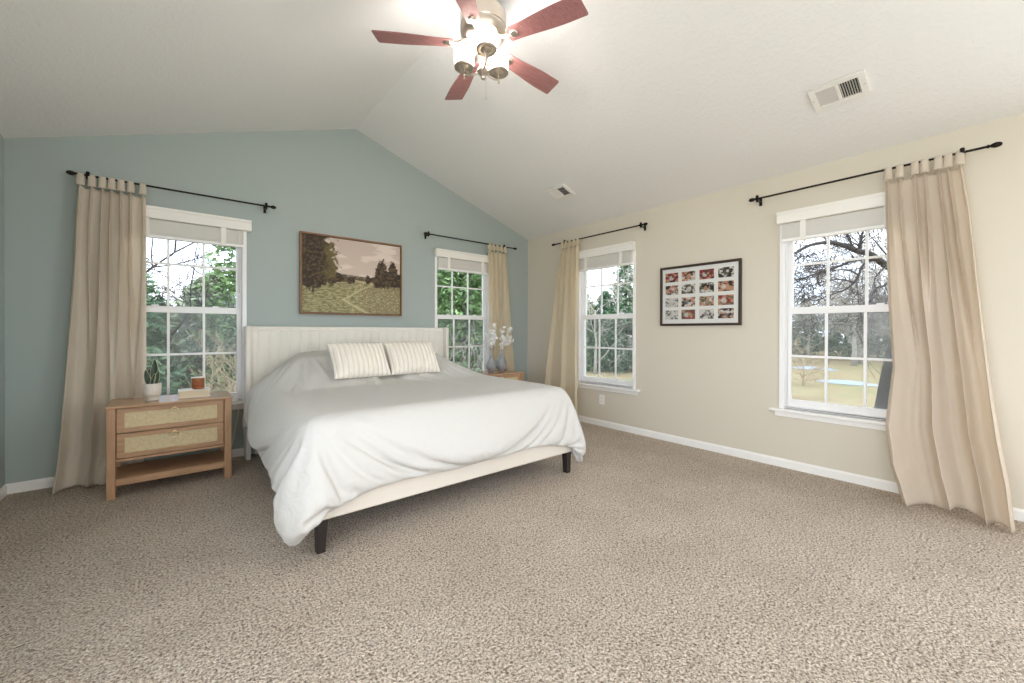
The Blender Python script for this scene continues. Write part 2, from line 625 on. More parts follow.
# ------------------------------------------------------------------ curtains
m = Mat('linen_curtain')
v = m.coord('Object')
w1 = m.node('TexNoise', Scale=400.0, Detail=2)
m.l.new(v, w1.inputs['Vector'])
cc = m.ramp(w1.outputs['Fac'], [(.3, lin(226, 217, 205)), (.7, lin(238, 230, 219))])
m.l.new(cc, m.b.inputs['Base Color'])
m.set(Roughness=.9, Specular_IOR_Level=.1)
m.bump(w1.outputs['Fac'], .15, .001)
tl = m.node('BsdfTranslucent')
tl.inputs['Color'].default_value = lin(244, 235, 220)
mi = m.node('MixShader')
mi.inputs[0].default_value = .45
m.l.new(m.b.outputs[0], mi.inputs[1])
m.l.new(tl.outputs[0], mi.inputs[2])
m.l.new(mi.outputs[0], m.out.inputs[0])
M['linen'] = m.m
m = Mat('cream_cotton_curtain')
v = m.coord('Object')
w1 = m.node('TexNoise', Scale=400.0, Detail=2)
m.l.new(v, w1.inputs['Vector'])
m.set(Base_Color=lin(238, 230, 210), Roughness=.9, Specular_IOR_Level=.1)
m.bump(w1.outputs['Fac'], .15, .001)
tl = m.node('BsdfTranslucent')
tl.inputs['Color'].default_value = lin(238, 226, 196)
mi = m.node('MixShader')
mi.inputs[0].default_value = .45
m.l.new(m.b.outputs[0], mi.inputs[1])
m.l.new(tl.outputs[0], mi.inputs[2])
m.l.new(mi.outputs[0], m.out.inputs[0])
M['cream'] = m.m

def make_curtain(T, zs, left, right, nmid, folds, amp, label, mat, tabs, seed, hem, pw=.8, drift=.5, block=None):
    """zs: heights, left/right: edges u at those heights, nmid: distance from the wall there;
    folds: number of pleats, amp: their depth at those heights; hem(s): height of the hem above the floor"""
    rng = random.Random(seed)
    ph = [rng.uniform(0, 6.28) for _ in range(6)]
    zt = ROD_Z-.075
    ridges = []
    for k, sc in enumerate(tabs):
        keep = (k % 2 == 0) or rng.random() < .35
        ridges.append((sc, min(.98, max(.02, sc+rng.uniform(-.12, .12)*drift*2)), .026+.008*rng.random(), (.062 if keep else .04)*rng.uniform(.7, 1.5), 1.0, rng.uniform(.75, 1.25) if keep else .1, rng.uniform(.25, .6)))
    def P(s, t):
        zb = hem(s)
        z = lerp(zt, zb, t)
        uL, uR = interp(zs, left, z), interp(zs, right, z)
        n0, A = interp(zs, nmid, z), interp(zs, amp, z)
        f, g = 0.0, 0.0
        for c0, c1, w0, w1, a0, a1, tk in ridges:
            c = lerp(c0, c1, S(0, 1, t))+.012*math.sin(t*5+c0*20)
            w = lerp(w0, w1, S(0, .75, t))
            a = lerp(a0, a1, S(tk-.2, tk+.35, t))
            x = (s-c)/w
            e = math.exp(-abs(x)**1.6)
            f += a*e
            g += a*e*x
        f = f/(1+.25*f)
        n = n0+A*3.6*(f-.42)
        u = lerp(uL, uR, s)-A*.55*g*S(0, .05, s)*S(0, .05, 1-s)
        low = S(1.0, .1, z) if False else 1-S(.1, 1.1, z)
        n += .012*noise.noise(Vector((s*7, z*.9, seed)))*S(0, .2, t)+.010*noise.noise(Vector((s*17, z*1.1, seed+3)))
        n += .016*low*noise.noise(Vector((u*5+z*4.5, z*5-u*2.5, seed+7.0)))+.014*low*noise.noise(Vector((u*11-z*6, z*8, seed+2.0)))
        # top edge droops between the tabs
        if t < .08:
            dz = min(abs(s-q) for q in tabs)
            z -= .022*(1-t/.08)*min(1, dz/.07)
        if block and u > block[0]-.06 and z < block[1]+.1:      # the cloth is pressed flat behind the nightstand
            k = S(block[0]-.06, block[0]-.01, u)*(1-S(block[1], block[1]+.1, z))
            n = lerp(n, min(n, block[2]), k)
        return (u, max(n, .078 if z < 2.17 else .03), z)
    c = MB(T).grid(P, 120, 110).build('curtain', mat, None, smooth=True, solid=.002, base=T @ Vector((interp(zs, left, 0)*.5+interp(zs, right, 0)*.5, .1, 0)))
    # tabs looping over the rod
    w = .024
    for s in tabs:
        u, n, z = P(s, 0)
        r = .0125
        path = [(n-.003, z-.004), (n-.002, z+.006), (ROD_N+r+.003, ROD_Z-.03), (ROD_N+r, ROD_Z)]
        path += [(ROD_N+r*math.cos(k*PI/8), ROD_Z+r*math.sin(k*PI/8)) for k in range(1, 8)]
        path += [(ROD_N-r, ROD_Z), (ROD_N-r-.004, ROD_Z-.03), (n-.008, z-.004)]
        tw = rng.uniform(-.25, .25)
        def tp(a, b, u=u, path=path, tw=tw):
            x = b*(len(path)-1)
            i = min(int(x), len(path)-2)
            f = x-i
            nn, zz = lerp(path[i][0], path[i+1][0], f), lerp(path[i][1], path[i+1][1], f)
            k = (a-.5)*2*w*(.85+.15*abs(b-.5)*2)
            return (u+k*(1-.25*math.sin(PI*b)), nn+k*tw*.6*math.sin(PI*b)-.006*(2*a-1)**2*abs(math.cos(PI*b)), zz)
        MB(T).grid(tp, 4, 36).build('tab', mat, c, smooth=True, solid=.002)
    return tag(c, label, 'curtain')

ZS = [0, .25, .5, .9, 1.35, 1.9, 2.27]
make_curtain(T_BACK, ZS, [-.655, -.635, -.62, -.60, -.58, -.565, -.545], [-.20, -.19, -.185, -.183, -.183, -.183, -.185],
             [.205, .15, .13, .115, .105, .095, .088], 5.2, [.036, .036, .034, .032, .030, .026, .018],
             'floor length tan linen curtain on the teal wall left of the rattan nightstand', M['linen'],
             [.03, .2, .34, .48, .62, .76, .95], 3, lambda s: .012+.03*S(.05, .5, s)*(.5+.5*math.sin(s*9)), block=(-.37, .63, .185))
make_curtain(T_BACK, ZS, [3.12, 3.13, 3.14, 3.145, 3.145, 3.14, 3.14], [3.62, 3.60, 3.575, 3.53, 3.48, 3.44, 3.415],
             [.12, .11, .10, .10, .095, .09, .088], 4.6, [.034, .034, .034, .03, .03, .026, .02],
             'cream curtain on the teal wall behind the grey vases', M['cream'], [.05, .27, .5, .73, .95], 11, lambda s: .02)
make_curtain(T_RIGHT, ZS, [-3.92, -3.90, -3.87, -3.81, -3.74, -3.66, -3.60], [-3.27, -3.29, -3.30, -3.315, -3.32, -3.325, -3.325],
             [.12, .11, .10, .10, .095, .09, .088], 5.0, [.04, .04, .038, .034, .03, .026, .02],
             'cream curtain on the beige wall in the corner behind the bed', M['cream'], [.05, .27, .5, .73, .95], 23, lambda s: .02)
make_curtain(T_RIGHT, ZS, [-.40, -.47, -.50, -.47, -.50, -.52, -.525], [.055, .035, .0, -.045, -.085, -.13, -.172],
             [.235, .185, .155, .13, .115, .10, .088], 4.3, [.05, .05, .046, .042, .038, .03, .02],
             'floor length tan linen curtain on the beige wall at the right edge of the view', M['linen'],
             [.04, .22, .40, .55, .70, .84, .97], 41, lambda s: .012+.05*S(.15, .4, s)*S(.0, .35, .85-s)*(.6+.4*math.sin(s*14)), drift=.7)

# ------------------------------------------------------------------ bed
m = Mat('cream_upholstery')
v = m.coord('Object')
w1 = m.node('TexNoise', Scale=500.0, Detail=2)
m.l.new(v, w1.inputs['Vector'])
m.set(Base_Color=lin(230, 226, 217), Roughness=.9, Specular_IOR_Level=.1, Sheen_Weight=.15)
m.bump(w1.outputs['Fac'], .2, .001)
M['upholstery'] = m.m
m = Mat('foot_rail_fabric')
v = m.coord('Object')
w1 = m.node('TexNoise', Scale=500.0, Detail=2)
m.l.new(v, w1.inputs['Vector'])
m.set(Base_Color=lin(220, 212, 201), Roughness=.9, Specular_IOR_Level=.1)
m.bump(w1.outputs['Fac'], .2, .001)
M['rail_fabric'] = m.m
M['black_wood'] = plain('black_wood_leg', lin(40, 33, 30), .45)
M['mattress'] = plain('mattress_ticking', lin(236, 233, 227), .9)

BX0, BX1 = .50, 2.44
bed = tag(empty('bed', (1.47, 3.2, 0)), 'large bed with cream channel-tufted headboard and black front legs against teal wall', 'bed')
def hb(u, w):
    x = lerp(.503, 2.437, u)
    z = lerp(.16, 1.165, w)
    ch = abs(math.sin(PI*(x-.553)/.0855))**.45
    zz = S(0, .02, w)*S(0, .02, 1-w)
    y = 4.232-.014*ch*zz
    if w > .97:
        y += .02*((w-.97)/.03)**2
    return (x, y, z)
o_hb = MB().grid(hb, 320, 24)
o_hb.box((.503, 4.236, .16), (2.437, 4.325, 1.16))
o_hb.build('headboard', M['upholstery'], bed, smooth='auto')
for xa, xb in ((.460, .502), (2.438, 2.480)):
    MB().box((xa, 4.165, .0), (xb, 4.327, 1.168)).build('headboard_wing', M['upholstery'], bed, bevel=.012)
MB().box((.535, 2.18, .168), (2.43, 2.235, .395)).build('foot_rail', M['rail_fabric'], bed, bevel=.012)
for xa, xb in ((.535, .585), (2.38, 2.43)):
    MB().box((xa, 2.236, .168), (xb, 4.16, .395)).build('side_rail', M['rail_fabric'], bed, bevel=.012)
def leg(x, y, s):
    mb = MB()
    a, b = .028, .021
    top = [(x-a, y-a, .172), (x+a, y-a, .172), (x+a, y+a, .172), (x-a, y+a, .172)]
    bot = [(x+s*.004-b, y-b, 0), (x+s*.004+b, y-b, 0), (x+s*.004+b, y+b, 0), (x+s*.004-b, y+b, 0)]
    mb.add(bot+top, [(0, 3, 2, 1), (4, 5, 6, 7), (0, 1, 5, 4), (1, 2, 6, 5), (2, 3, 7, 6), (3, 0, 4, 7)])
    return mb.build('leg', M['black_wood'], bed, bevel=.004)
leg(.568, 2.215, -1)
leg(2.40, 2.215, 1)
leg(.60, 4.05, -1)
leg(2.37, 4.05, 1)
for x, y in ((1.2, 2.75), (1.75, 2.75), (1.47, 3.5)):
    MB().lathe([(.018, 0), (.02, .01), (.02, .2)], (x, y, 0), 14).build('support_foot', M['black_wood'], bed, smooth='auto')
MB().box((.585, 2.236, .19), (2.38, 4.16, .40)).build('slat_base', M['black_wood'], bed)
MB().box((.545, 2.27, .401), (2.425, 4.17, .655)).build('mattress', M['mattress'], bed, bevel=.05)

# duvet
m = Mat('white_cotton_duvet')
v = m.coord('Object')
w1 = m.node('TexNoise', Scale=11.0, Detail=6, Roughness=.55, Distortion=1.2)
m.l.new(v, w1.inputs['Vector'])
m.set(Base_Color=lin(206, 204, 200), Roughness=.85, Specular_IOR_Level=.15)
m.bump(w1.outputs['Fac'], .3, .02)
M['duvet'] = m.m

DUVET_FRAMES = 54
def drape_duvet():
    """a closed two-layer cover, puffed up a little and let fall over the bed"""
    temp = []
    def block(a, b, r, seg):
        bm = bmesh.new()
        bmesh.ops.create_cube(bm, size=1)
        for v in bm.verts:
            v.co = Vector([(a[i]+b[i])/2+v.co[i]*(b[i]-a[i]) for i in range(3)])
        bmesh.ops.bevel(bm, geom=bm.edges[:], offset=r, segments=seg, profile=.5, affect='EDGES')
        bmesh.ops.triangulate(bm, faces=bm.faces[:])
        me = bpy.data.meshes.new('drape_form')
        bm.to_mesh(me)
        bm.free()
        ob = bpy.data.objects.new('drape_form', me)
        COL.objects.link(ob)
        ob.modifiers.new('collide', 'COLLISION')
        ob.collision.thickness_outer = .012
        ob.collision.cloth_friction = 8
        temp.append(ob)
    block((.50, 2.21, .15), (2.44, 4.24, .655), .09, 5)
    block((.46, 4.19, 0), (2.48, 4.4, 1.165), .02, 2)
    block((-2, 0, -.3), (5, 5, 0), .01, 1)
    for xa, xb in ((.70, 1.42), (1.52, 2.22)):
        block((xa, 3.70, .46), (xb, 4.17, .875), .17, 6)
    NX, NY = 130, 106
    x0, x1, y0, y1, skew = .155, 2.785, 1.945, 4.14, -.01
    vs, fs = [], []
    for layer in range(2):
        for j in range(NY+1):
            for i in range(NX+1):
                a, b = i/NX, j/NY
                e = min(1, 8*min(a, 1-a, b, 1-b))
                xs = x0+skew*(1-b)**2
                ya = y0+.05*max(0, 1-a*6)**2+.05*max(0, 1-(1-a)*6)**2
                x, y = xs+(x1-xs)*a, ya+(y1-ya)*b
                z = .70+.24*max(0, min(1, (y-3.4)/.3))*max(0, 1-abs((x-1.47)/1.1)**4)
                vs.append((x, y, z+.035*e*(1 if layer == 0 else -1)+.004*noise.noise(Vector((x*7, y*7, layer)))))
    def ix(l, i, j):
        return l*(NX+1)*(NY+1)+j*(NX+1)+i
    for l in range(2):
        for j in range(NY):
            for i in range(NX):
                q = (ix(l, i, j), ix(l, i+1, j), ix(l, i+1, j+1), ix(l, i, j+1))
                fs.append(q if l == 0 else q[::-1])
    me = bpy.data.meshes.new('duvet')
    me.from_pydata(vs, [], fs)
    bm = bmesh.new()
    bm.from_mesh(me)
    bm.verts.ensure_lookup_table()
    rim = {bm.verts[ix(1, i, j)]: bm.verts[ix(0, i, j)] for j in range(NY+1) for i in range(NX+1) if i in (0, NX) or j in (0, NY)}
    bmesh.ops.weld_verts(bm, targetmap=rim)
    bm.to_mesh(me)
    bm.free()
    o = bpy.data.objects.new('duvet', me)
    COL.objects.link(o)
    hem = o.vertex_groups.new(name='hem')
    pin = o.vertex_groups.new(name='pin')
    for v in me.vertices:
        x, y = v.co.x, v.co.y
        xs = x0+skew*(1-(y-y0)/(y1-y0))**2
        hem.add([v.index], max(0, 1-min(x-xs, x1-x, y-y0)/.09), 'REPLACE')
        if y > y1-.001 and .85 < x < 2.1:
            pin.add([v.index], 1.0, 'REPLACE')
    md = o.modifiers.new('cloth', 'CLOTH')
    st = md.settings
    st.quality = 6
    st.mass = .25
    st.air_damping = 2
    st.tension_stiffness = st.compression_stiffness = 6
    st.shear_stiffness = 3.6
    st.bending_stiffness = .015
    st.tension_damping = st.compression_damping = st.shear_damping = 5
    st.bending_damping = .5
    st.use_pressure = True
    st.uniform_pressure_force = 2.8
    st.shrink_min = -.07
    st.shrink_max = .14
    st.vertex_group_shrink = 'hem'
    st.vertex_group_mass = 'pin'
    cs = md.collision_settings
    cs.use_collision = True
    cs.collision_quality = 3
    cs.distance_min = .01
    cs.use_self_collision = True
    cs.self_distance_min = .008
    SC.frame_start, SC.frame_end = 1, DUVET_FRAMES
    md.point_cache.frame_start, md.point_cache.frame_end = 1, DUVET_FRAMES
    for f in range(1, DUVET_FRAMES+1):
        SC.frame_set(f)
    dg = bpy.context.evaluated_depsgraph_get()
    res = bpy.data.meshes.new_from_object(o.evaluated_get(dg))
    o.modifiers.clear()
    o.vertex_groups.clear()
    o.data = res
    res.name = 'duvet'
    for t_ in temp:
        bpy.data.objects.remove(t_, do_unlink=True)
    SC.frame_set(1)
    base = Vector((1.47, 3.2, .5))
    res.transform(Matrix.Translation(-base))
    o.location = base
    res.materials.clear()
    res.materials.append(M['duvet'])
    for p in res.polygons:
        p.use_smooth = True
    sm = o.modifiers.new('smooth', 'SUBSURF')
    sm.levels = sm.render_levels = 1
    return o
duvet = drape_duvet()
tag(duvet, 'puffy white duvet draped over the bed with a corner near the floor', 'duvet')

# striped throw pillows
m = Mat('corded_stripe_pillow')
v = m.coord('Object')
sx_ = m.node('SeparateXYZ')
m.l.new(v, sx_.inputs[0])
mt = m.node('Math', operation='MULTIPLY')
mt.inputs[1].default_value = 2*PI/.0405
m.l.new(sx_.outputs['X'], mt.inputs[0])
sn = m.node('Math', operation='SINE')
m.l.new(mt.outputs[0], sn.inputs[0])
ad = m.node('Math', operation='MULTIPLY_ADD')
ad.inputs[1].default_value = .5
ad.inputs[2].default_value = .5
m.l.new(sn.outputs[0], ad.inputs[0])
m.l.new(m.ramp(ad.outputs[0], [(.04, lin(222, 212, 194)), (.26, lin(238, 232, 222))]), m.b.inputs['Base Color'])
m.set(Roughness=.95, Specular_IOR_Level=.05, Sheen_Weight=.2)
pn = m.node('TexNoise', Scale=160.0, Detail=3)
m.l.new(v, pn.inputs['Vector'])
m.bump(pn.outputs['Fac'], .6, .004)
M['pillow'] = m.m
def pillow(cx, yb, zb, w, hgt, lean, rz, label):
    o = MB()
    def pf(side):
        def f(u, v):
            a, b = u*2-1, v*2-1
            pu = (1-abs(a)**2.6)**.55*(1-abs(b)**2.6)**.55 if abs(a) < 1 and abs(b) < 1 else 0
            k = 1-.055*(1-b*b)*abs(a)**3
            k2 = 1-.05*(1-a*a)*abs(b)**3
            x = a*w/2*k
            z = b*hgt/2*k2
            corr = .006*math.sin(2*PI*x/.0405)*min(1, pu*2)
            y = side*(.085*pu+corr)
            return (x, y, z)
        return f
    o.grid(pf(-1), 120, 40)
    o.grid(pf(1), 120, 40)
    ob = o.build('throw_pillow', M['pillow'], None, smooth=True)
    ob.rotation_euler = (-lean, 0, rz)
    up = Vector((0, math.sin(lean), math.cos(lean)))
    ob.location = Vector((cx, yb, zb))+up*hgt/2
    return tag(ob, label, 'pillow', 'corded throw pillows on the bed')
pillow(1.198, 3.37, .742, .48, .34, .62, .03, 'cream corded throw pillow on the duvet, the left one of two')
pillow(1.69, 3.39, .742, .48, .34, .62, -.03, 'cream corded throw pillow on the duvet, the right one of two')

# ------------------------------------------------------------------ nightstands
def wood(name, c1, c2, sc=(3, 40, 40)):
    m = Mat(name)
    v = m.coord('Object', sc)
    n = m.node('TexNoise', Scale=2.0, Detail=7, Roughness=.62, Distortion=.4)
    m.l.new(v, n.inputs['Vector'])
    m.l.new(m.ramp(n.outputs['Fac'], [(.3, c1), (.7, c2)]), m.b.inputs['Base Color'])
    m.set(Roughness=.42)
    m.bump(n.outputs['Fac'], .06, .002)
    return m.m
M['oak'] = wood('natural_oak', lin(164, 126, 94), lin(194, 156, 120))
M['oak_v'] = wood('natural_oak_upright', lin(160, 122, 92), lin(190, 152, 116), (40, 40, 3))
M['oak_top'] = wood('satin_oak_top', lin(164, 126, 94), lin(194, 156, 120))
M['oak_top'].node_tree.nodes['Principled BSDF'].inputs['Roughness'].default_value = .2
m = Mat('woven_rattan')
v = m.coord('Object', (1, 1, 1))
wv1 = m.node('TexWave', Scale=95.0, wave_type='BANDS', bands_direction='X')
wv2 = m.node('TexWave', Scale=95.0, wave_type='BANDS', bands_direction='Z')
wns = m.node('TexNoise', Scale=60.0, Detail=4)
for w_ in (wv1, wv2, wns):
    m.l.new(v, w_.inputs['Vector'])
mm = m.node('Math', operation='MULTIPLY')
m.l.new(wv1.outputs['Fac'], mm.inputs[0])
m.l.new(wv2.outputs['Fac'], mm.inputs[1])
ma = m.node('Math', operation='MULTIPLY_ADD')
ma.inputs[1].default_value = .6
m.l.new(mm.outputs[0], ma.inputs[0])
m.l.new(wns.outputs['Fac'], ma.inputs[2])
m.l.new(m.ramp(ma.outputs[0], [(.3, lin(196, 174, 134)), (.8, lin(222, 206, 168))]), m.b.inputs['Base Color'])
m.set(Roughness=.7)
m.bump(mm.outputs[0], .35, .002)
M['rattan'] = m.m
M['brass'] = plain('brass_ring', lin(240, 218, 172), .38, .85)

NX0, NX1, NY0, NY1, NZ = -.36, .325, 3.765, 4.165, .622
ns = empty('nightstand', ((NX0+NX1)/2, (NY0+NY1)/2, 0))
tag(ns, 'oak nightstand with two rattan drawers under the left window', 'nightstand', 'oak and rattan nightstands')
MB().box((NX0-.006, NY0-.008, NZ-.018), (NX1+.006, NY1+.004, NZ)).build('tabletop', M['oak_top'], ns, bevel=.004)
for x in (NX0, NX1-.046):
    for y in (NY0, NY1-.046):
        MB().box((x, y, 0), (x+.046, y+.046, NZ-.018)).build('leg', M['oak_v'], ns, bevel=.004)
body = MB()
xa, xb = NX0+.046, NX1-.046
body.box((NX0+.006, NY0+.046, .262), (NX0+.024, NY1-.046, NZ-.018))
body.box((NX1-.024, NY0+.046, .262), (NX1-.006, NY1-.046, NZ-.018))
body.box((xa, NY1-.03, .262), (xb, NY1-.012, NZ-.018))
body.box((xa, NY0+.008, .245), (xb, NY1-.012, .262))
body.build('case', M['oak'], ns, bevel=.002)
for z0, z1 in ((.268, .432), (.438, .600)):
    dr = MB()
    fa, fb, fy = xa+.004, xb-.004, NY0+.006
    fw, fh = .038, .030
    dr.box((fa, fy, z0), (fa+fw, fy+.02, z1))
    dr.box((fb-fw, fy, z0), (fb, fy+.02, z1))
    dr.box((fa+fw, fy, z0), (fb-fw, fy+.02, z0+fh))
    dr.box((fa+fw, fy, z1-fh), (fb-fw, fy+.02, z1))
    dr.box((fa+.005, fy+.021, z0+.004), (fb-.005, NY1-.04, z0+.012))
    do = dr.build('drawer', M['oak'], ns, bevel=.0015)
    MB().box((fa+fw, fy+.007, z0+fh), (fb-fw, fy+.018, z1-fh)).build('rattan_panel', M['rattan'], do)
    kb = MB()
    kx, kz = (xa+xb)/2+.005, z1-.03
    kb.tube([(kx+.021*math.cos(a), fy-.009-.003*math.sin(a), kz-.012+.021*math.sin(a)) for a in [2*PI*k/24 for k in range(25)]], .0032, 8, cap=False)
    kb.lathe([(.010, .012), (.010, .003), (.006, -.002), (.0, -.004)], (kx, fy-.010, kz+.008), 14, 'y')
    kb.build('ring_handle', M['brass'], do, smooth='auto')
sh = MB().box((NX0+.02, NY0+.012, .112), (NX1-.02, NY1-.012, .130))
sh.box((xa, NY0+.006, .085), (xb, NY0+.026, .128))
sh.box((xa, NY1-.026, .085), (xb, NY1-.006, .128))
sh.build('shelf', M['oak'], ns, bevel=.002)
ns2 = copy_tree(ns)
ns2.location = (2.965, (NY0+NY1)/2, 0)
ns2['label'] = 'oak nightstand behind the bed under the two grey vases'

# things on the left nightstand
M['pot'] = noisy('speckled_stoneware', lin(205, 198, 186), lin(222, 216, 206), (1, 1, 1), .6, .1, 4, .002, 120.0)
M['leaf_dark'] = noisy('snake_plant_leaf', lin(34, 50, 40), lin(66, 84, 66), (1, 1, 1), .45, 0, 3, .002, 60.0)
M['leaf_edge'] = plain('snake_plant_margin', lin(196, 200, 160), .5)
M['soil'] = noisy('potting_soil', lin(40, 30, 24), lin(70, 54, 42), (1, 1, 1), .95, .5, 4, .004, 120.0)
px, py = -.137, 3.93
pot = tag(empty('potted_plant', (px, py, NZ)), 'small dark snake plant in a pale pot on the left nightstand', 'potted plant')
MB().lathe([(.030, 0), (.036, .002), (.037, .008), (.037, .026), (.039, .029), (.047, .036), (.051, .048), (.052, .066), (.052, .118), (.050, .123), (.047, .123), (.046, .108), (.0, .106)],
           (px, py, NZ), 40).build('pot', M['pot'], pot, smooth='auto')
MB().lathe([(.0465, .109), (.03, .113), (0, .114)], (px, py, NZ), 20).build('soil', M['soil'], pot, smooth=True)
for bx, by, tx, ty, hh, wd, tw in ((-.018, 0, -.036, .005, .112, .017, .3), (.010, .010, .014, .01, .190, .022, -.2), (.020, -.010, .036, -.014, .105, .016, .5), (-.004, -.016, .016, -.024, .085, .013, 0), (-.012, .018, -.018, .036, .12, .016, .1)):
    def lf(u, v, edge=0):
        a = u*2-1
        k = (math.sin(PI*(.12+.86*v))**.75)*wd
        x = lerp(bx, tx, v)+a*k*math.cos(tw)
        y = lerp(by, ty, v)+a*k*math.sin(tw)+.006*(1-a*a)
        return (px+x, py+y, NZ+.108+hh*v)
    lo = MB().grid(lf, 8, 20).build('leaf', M['leaf_dark'], pot, smooth=True, solid=.003)
    eg = MB()
    for u in (0, 1):
        eg.tube([Vector(lf(u, k/14))+Vector((0, -.0015, 0)) for k in range(15)], .0014, 5)
    eg.build('leaf_margin', M['leaf_edge'], lo, smooth=True)

M['page'] = noisy('page_block', lin(206, 190, 160), lin(222, 208, 180), (4, 4, 300), .8, .1, 3, .001, 4.0)
M['book_cover'] = plain('pale_cover', lin(238, 234, 226), .45)
bk = empty('book', (.105, 3.975, NZ))
tag(bk, 'thick book with pale cover lying on the left nightstand under the candle', 'book')
MB().box((.012, 3.905, NZ+.004), (.198, 4.045, NZ+.050)).build('page_block', M['page'], bk)
cv = MB()
cv.box((.008, 3.900, NZ+.050), (.202, 4.05, NZ+.0545))
cv.box((.008, 3.900, NZ), (.202, 4.05, NZ+.004))
cv.box((.008, 4.046, NZ+.004), (.202, 4.05, NZ+.050))
cv.build('cover', M['book_cover'], bk, bevel=.001)

m = Mat('amber_glass')
m.set(Base_Color=lin(176, 106, 58), Roughness=.08, Coat_Weight=.6)
m.b.inputs['Transmission Weight'].default_value = .35
M['amber'] = m.m
M['wax'] = plain('white_wax', lin(240, 232, 220), .5)
M['label_brown'] = plain('brown_label', lin(150, 84, 50), .6)
cx_, cy_, cz_ = .128, 3.965, NZ+.0545
cd = tag(empty('candle', (cx_, cy_, cz_)), 'amber glass jar candle on top of the pale book', 'candle')
MB().lathe([(.0, 0), (.032, 0), (.039, .005), (.0415, .016), (.0415, .086), (.040, .088), (.039, .086), (.039, .012), (0, .010)], (cx_, cy_, cz_), 32).build('jar', M['amber'], cd, smooth='auto')
MB().lathe([(.0388, .068), (.037, .072), (0, .072)], (cx_, cy_, cz_), 24).build('wax', M['wax'], cd, smooth='auto')
lb = MB()
lb.grid(lambda u, v: (cx_+.0421*math.cos(-PI/2-.65+1.3*u), cy_+.0421*math.sin(-PI/2-.65+1.3*u), cz_+.022+.036*v), 12, 2)
lb.build('jar_label', M['label_brown'], cd, smooth=True, solid=.0006)
MB().lathe([(.0425, .0865), (.043, .088), (.043, .0915), (0, .092)], (cx_, cy_, cz_), 28).build('lid', M['wax'], cd, smooth='auto')

# grey vases with white blossom on the right nightstand
M['vase'] = noisy('grey_ceramic', lin(128, 130, 132), lin(158, 160, 162), (1, 1, 1), .3, .03, 4, .002, 14.0)
M['blossom'] = plain('white_blossom', lin(246, 246, 242), .8)
M['stem_white'] = plain('pale_stem', lin(214, 208, 196), .7)
def vase(x, y, label, s, neck, flower, seed):
    rng = random.Random(seed)
    v_ = tag(empty('vase', (x, y, NZ)), label, 'vase', 'grey vases on the far nightstand')
    prof = [(.0, .002), (.024, 0), (.027, .006), (.040, .022), (.053, .052), (.055, .075), (.048, .105), (.033, .135), (.019, .160), (.012, .18)]
    prof = [(r*s, h_*s) for r, h_ in prof]
    z1 = prof[-1][1]
    prof += [(.0105*s, z1+neck*.5), (.011*s, z1+neck*.9), (.0135*s, z1+neck), (.0105*s, z1+neck), (.0085*s, z1+neck*.8), (.008*s, z1)]
    MB().lathe(prof, (x, y, NZ), 32).build('body', M['vase'], v_, smooth=True)
    if flower:
        zt = NZ+z1+neck-.03
        f = empty('flower_stem', (x, y, zt))
        f.name = 'flower_spray'
        tag(f, flower, 'flowers', 'white flower sprays in the vases')
        for k in range(11):
            a = rng.uniform(0, 6.28)
            tip = Vector((x+math.cos(a)*rng.uniform(.02, .13)+(.07 if seed == 5 else -.02), y+math.sin(a)*.07, zt+rng.uniform(.12, .33)))
            p0 = Vector((x+math.cos(a)*.003, y+math.sin(a)*.003, zt))
            mid = (p0+tip)/2+Vector((0, 0, .05))
            pts = [p0.lerp(mid, t).lerp(mid.lerp(tip, t), t) for t in [i/8 for i in range(9)]]
            MB().tube(pts, [.0018-.0001*i for i in range(9)], 6).build('stem', M['stem_white'], f, smooth=True)
            bl = MB()
            for j in range(6):
                c = pts[-1-j]+Vector((rng.uniform(-.018, .018), rng.uniform(-.018, .018), rng.uniform(-.015, .015)))
                ax = Vector((rng.uniform(-1, 1), rng.uniform(-1, .2), rng.uniform(-.2, 1))).normalized()
                q1 = ax.orthogonal().normalized()
                q2 = ax.cross(q1)
                for pt in range(5):
                    an = 2*PI*pt/5
                    d = q1*math.cos(an)+q2*math.sin(an)
                    e = ax.cross(d)
                    L = rng.uniform(.020, .032)
                    bl.add([c, c+d*L*.5+e*L*.38+ax*.003, c+d*L+ax*.007, c+d*L*.5-e*L*.38+ax*.003], [(0, 1, 2, 3)])
            bl.build('blossom', M['blossom'], f, smooth=True, solid=.001, merge=False)
    return v_
vase(2.945, 3.955, 'grey teardrop vase with long neck, left one on the far nightstand', 1.16, .09, 'sparse white blossom spray in the left grey vase', 4)
vase(3.115, 3.975, 'grey teardrop vase, right one on the far nightstand by the curtain', 1.28, .05, 'full white blossom spray in the right grey vase', 5)

# ------------------------------------------------------------------ pictures
def painted(name, T, u0, u1, z0, z1, n, fn, nu, nv, parent, rough=.6):
    """flat picture: colours of its own stored per corner"""
    me_ = MB(T).grid(lambda a, b: (lerp(u0, u1, a), n, lerp(z0, z1, b)), nu, nv)
    mt_ = Mat(name+'_print')
    at = mt_.node('VertexColor', layer_name='paint')
    mt_.l.new(at.outputs['Color'], mt_.b.inputs['Base Color'])
    mt_.set(Roughness=rough)
    o = me_.build(name, mt_.m, parent, fixn=False)
    a = o.data.color_attributes.new('paint', 'FLOAT_COLOR', 'POINT')
    cols = np.ones((len(o.data.vertices), 4), dtype=np.float32)
    k = 0
    for j in range(nv+1):
        for i in range(nu+1):
            cols[k, :3] = fn(i/nu, j/nv)[:3]
            k += 1
    a.data.foreach_set('color', cols.ravel())
    return o

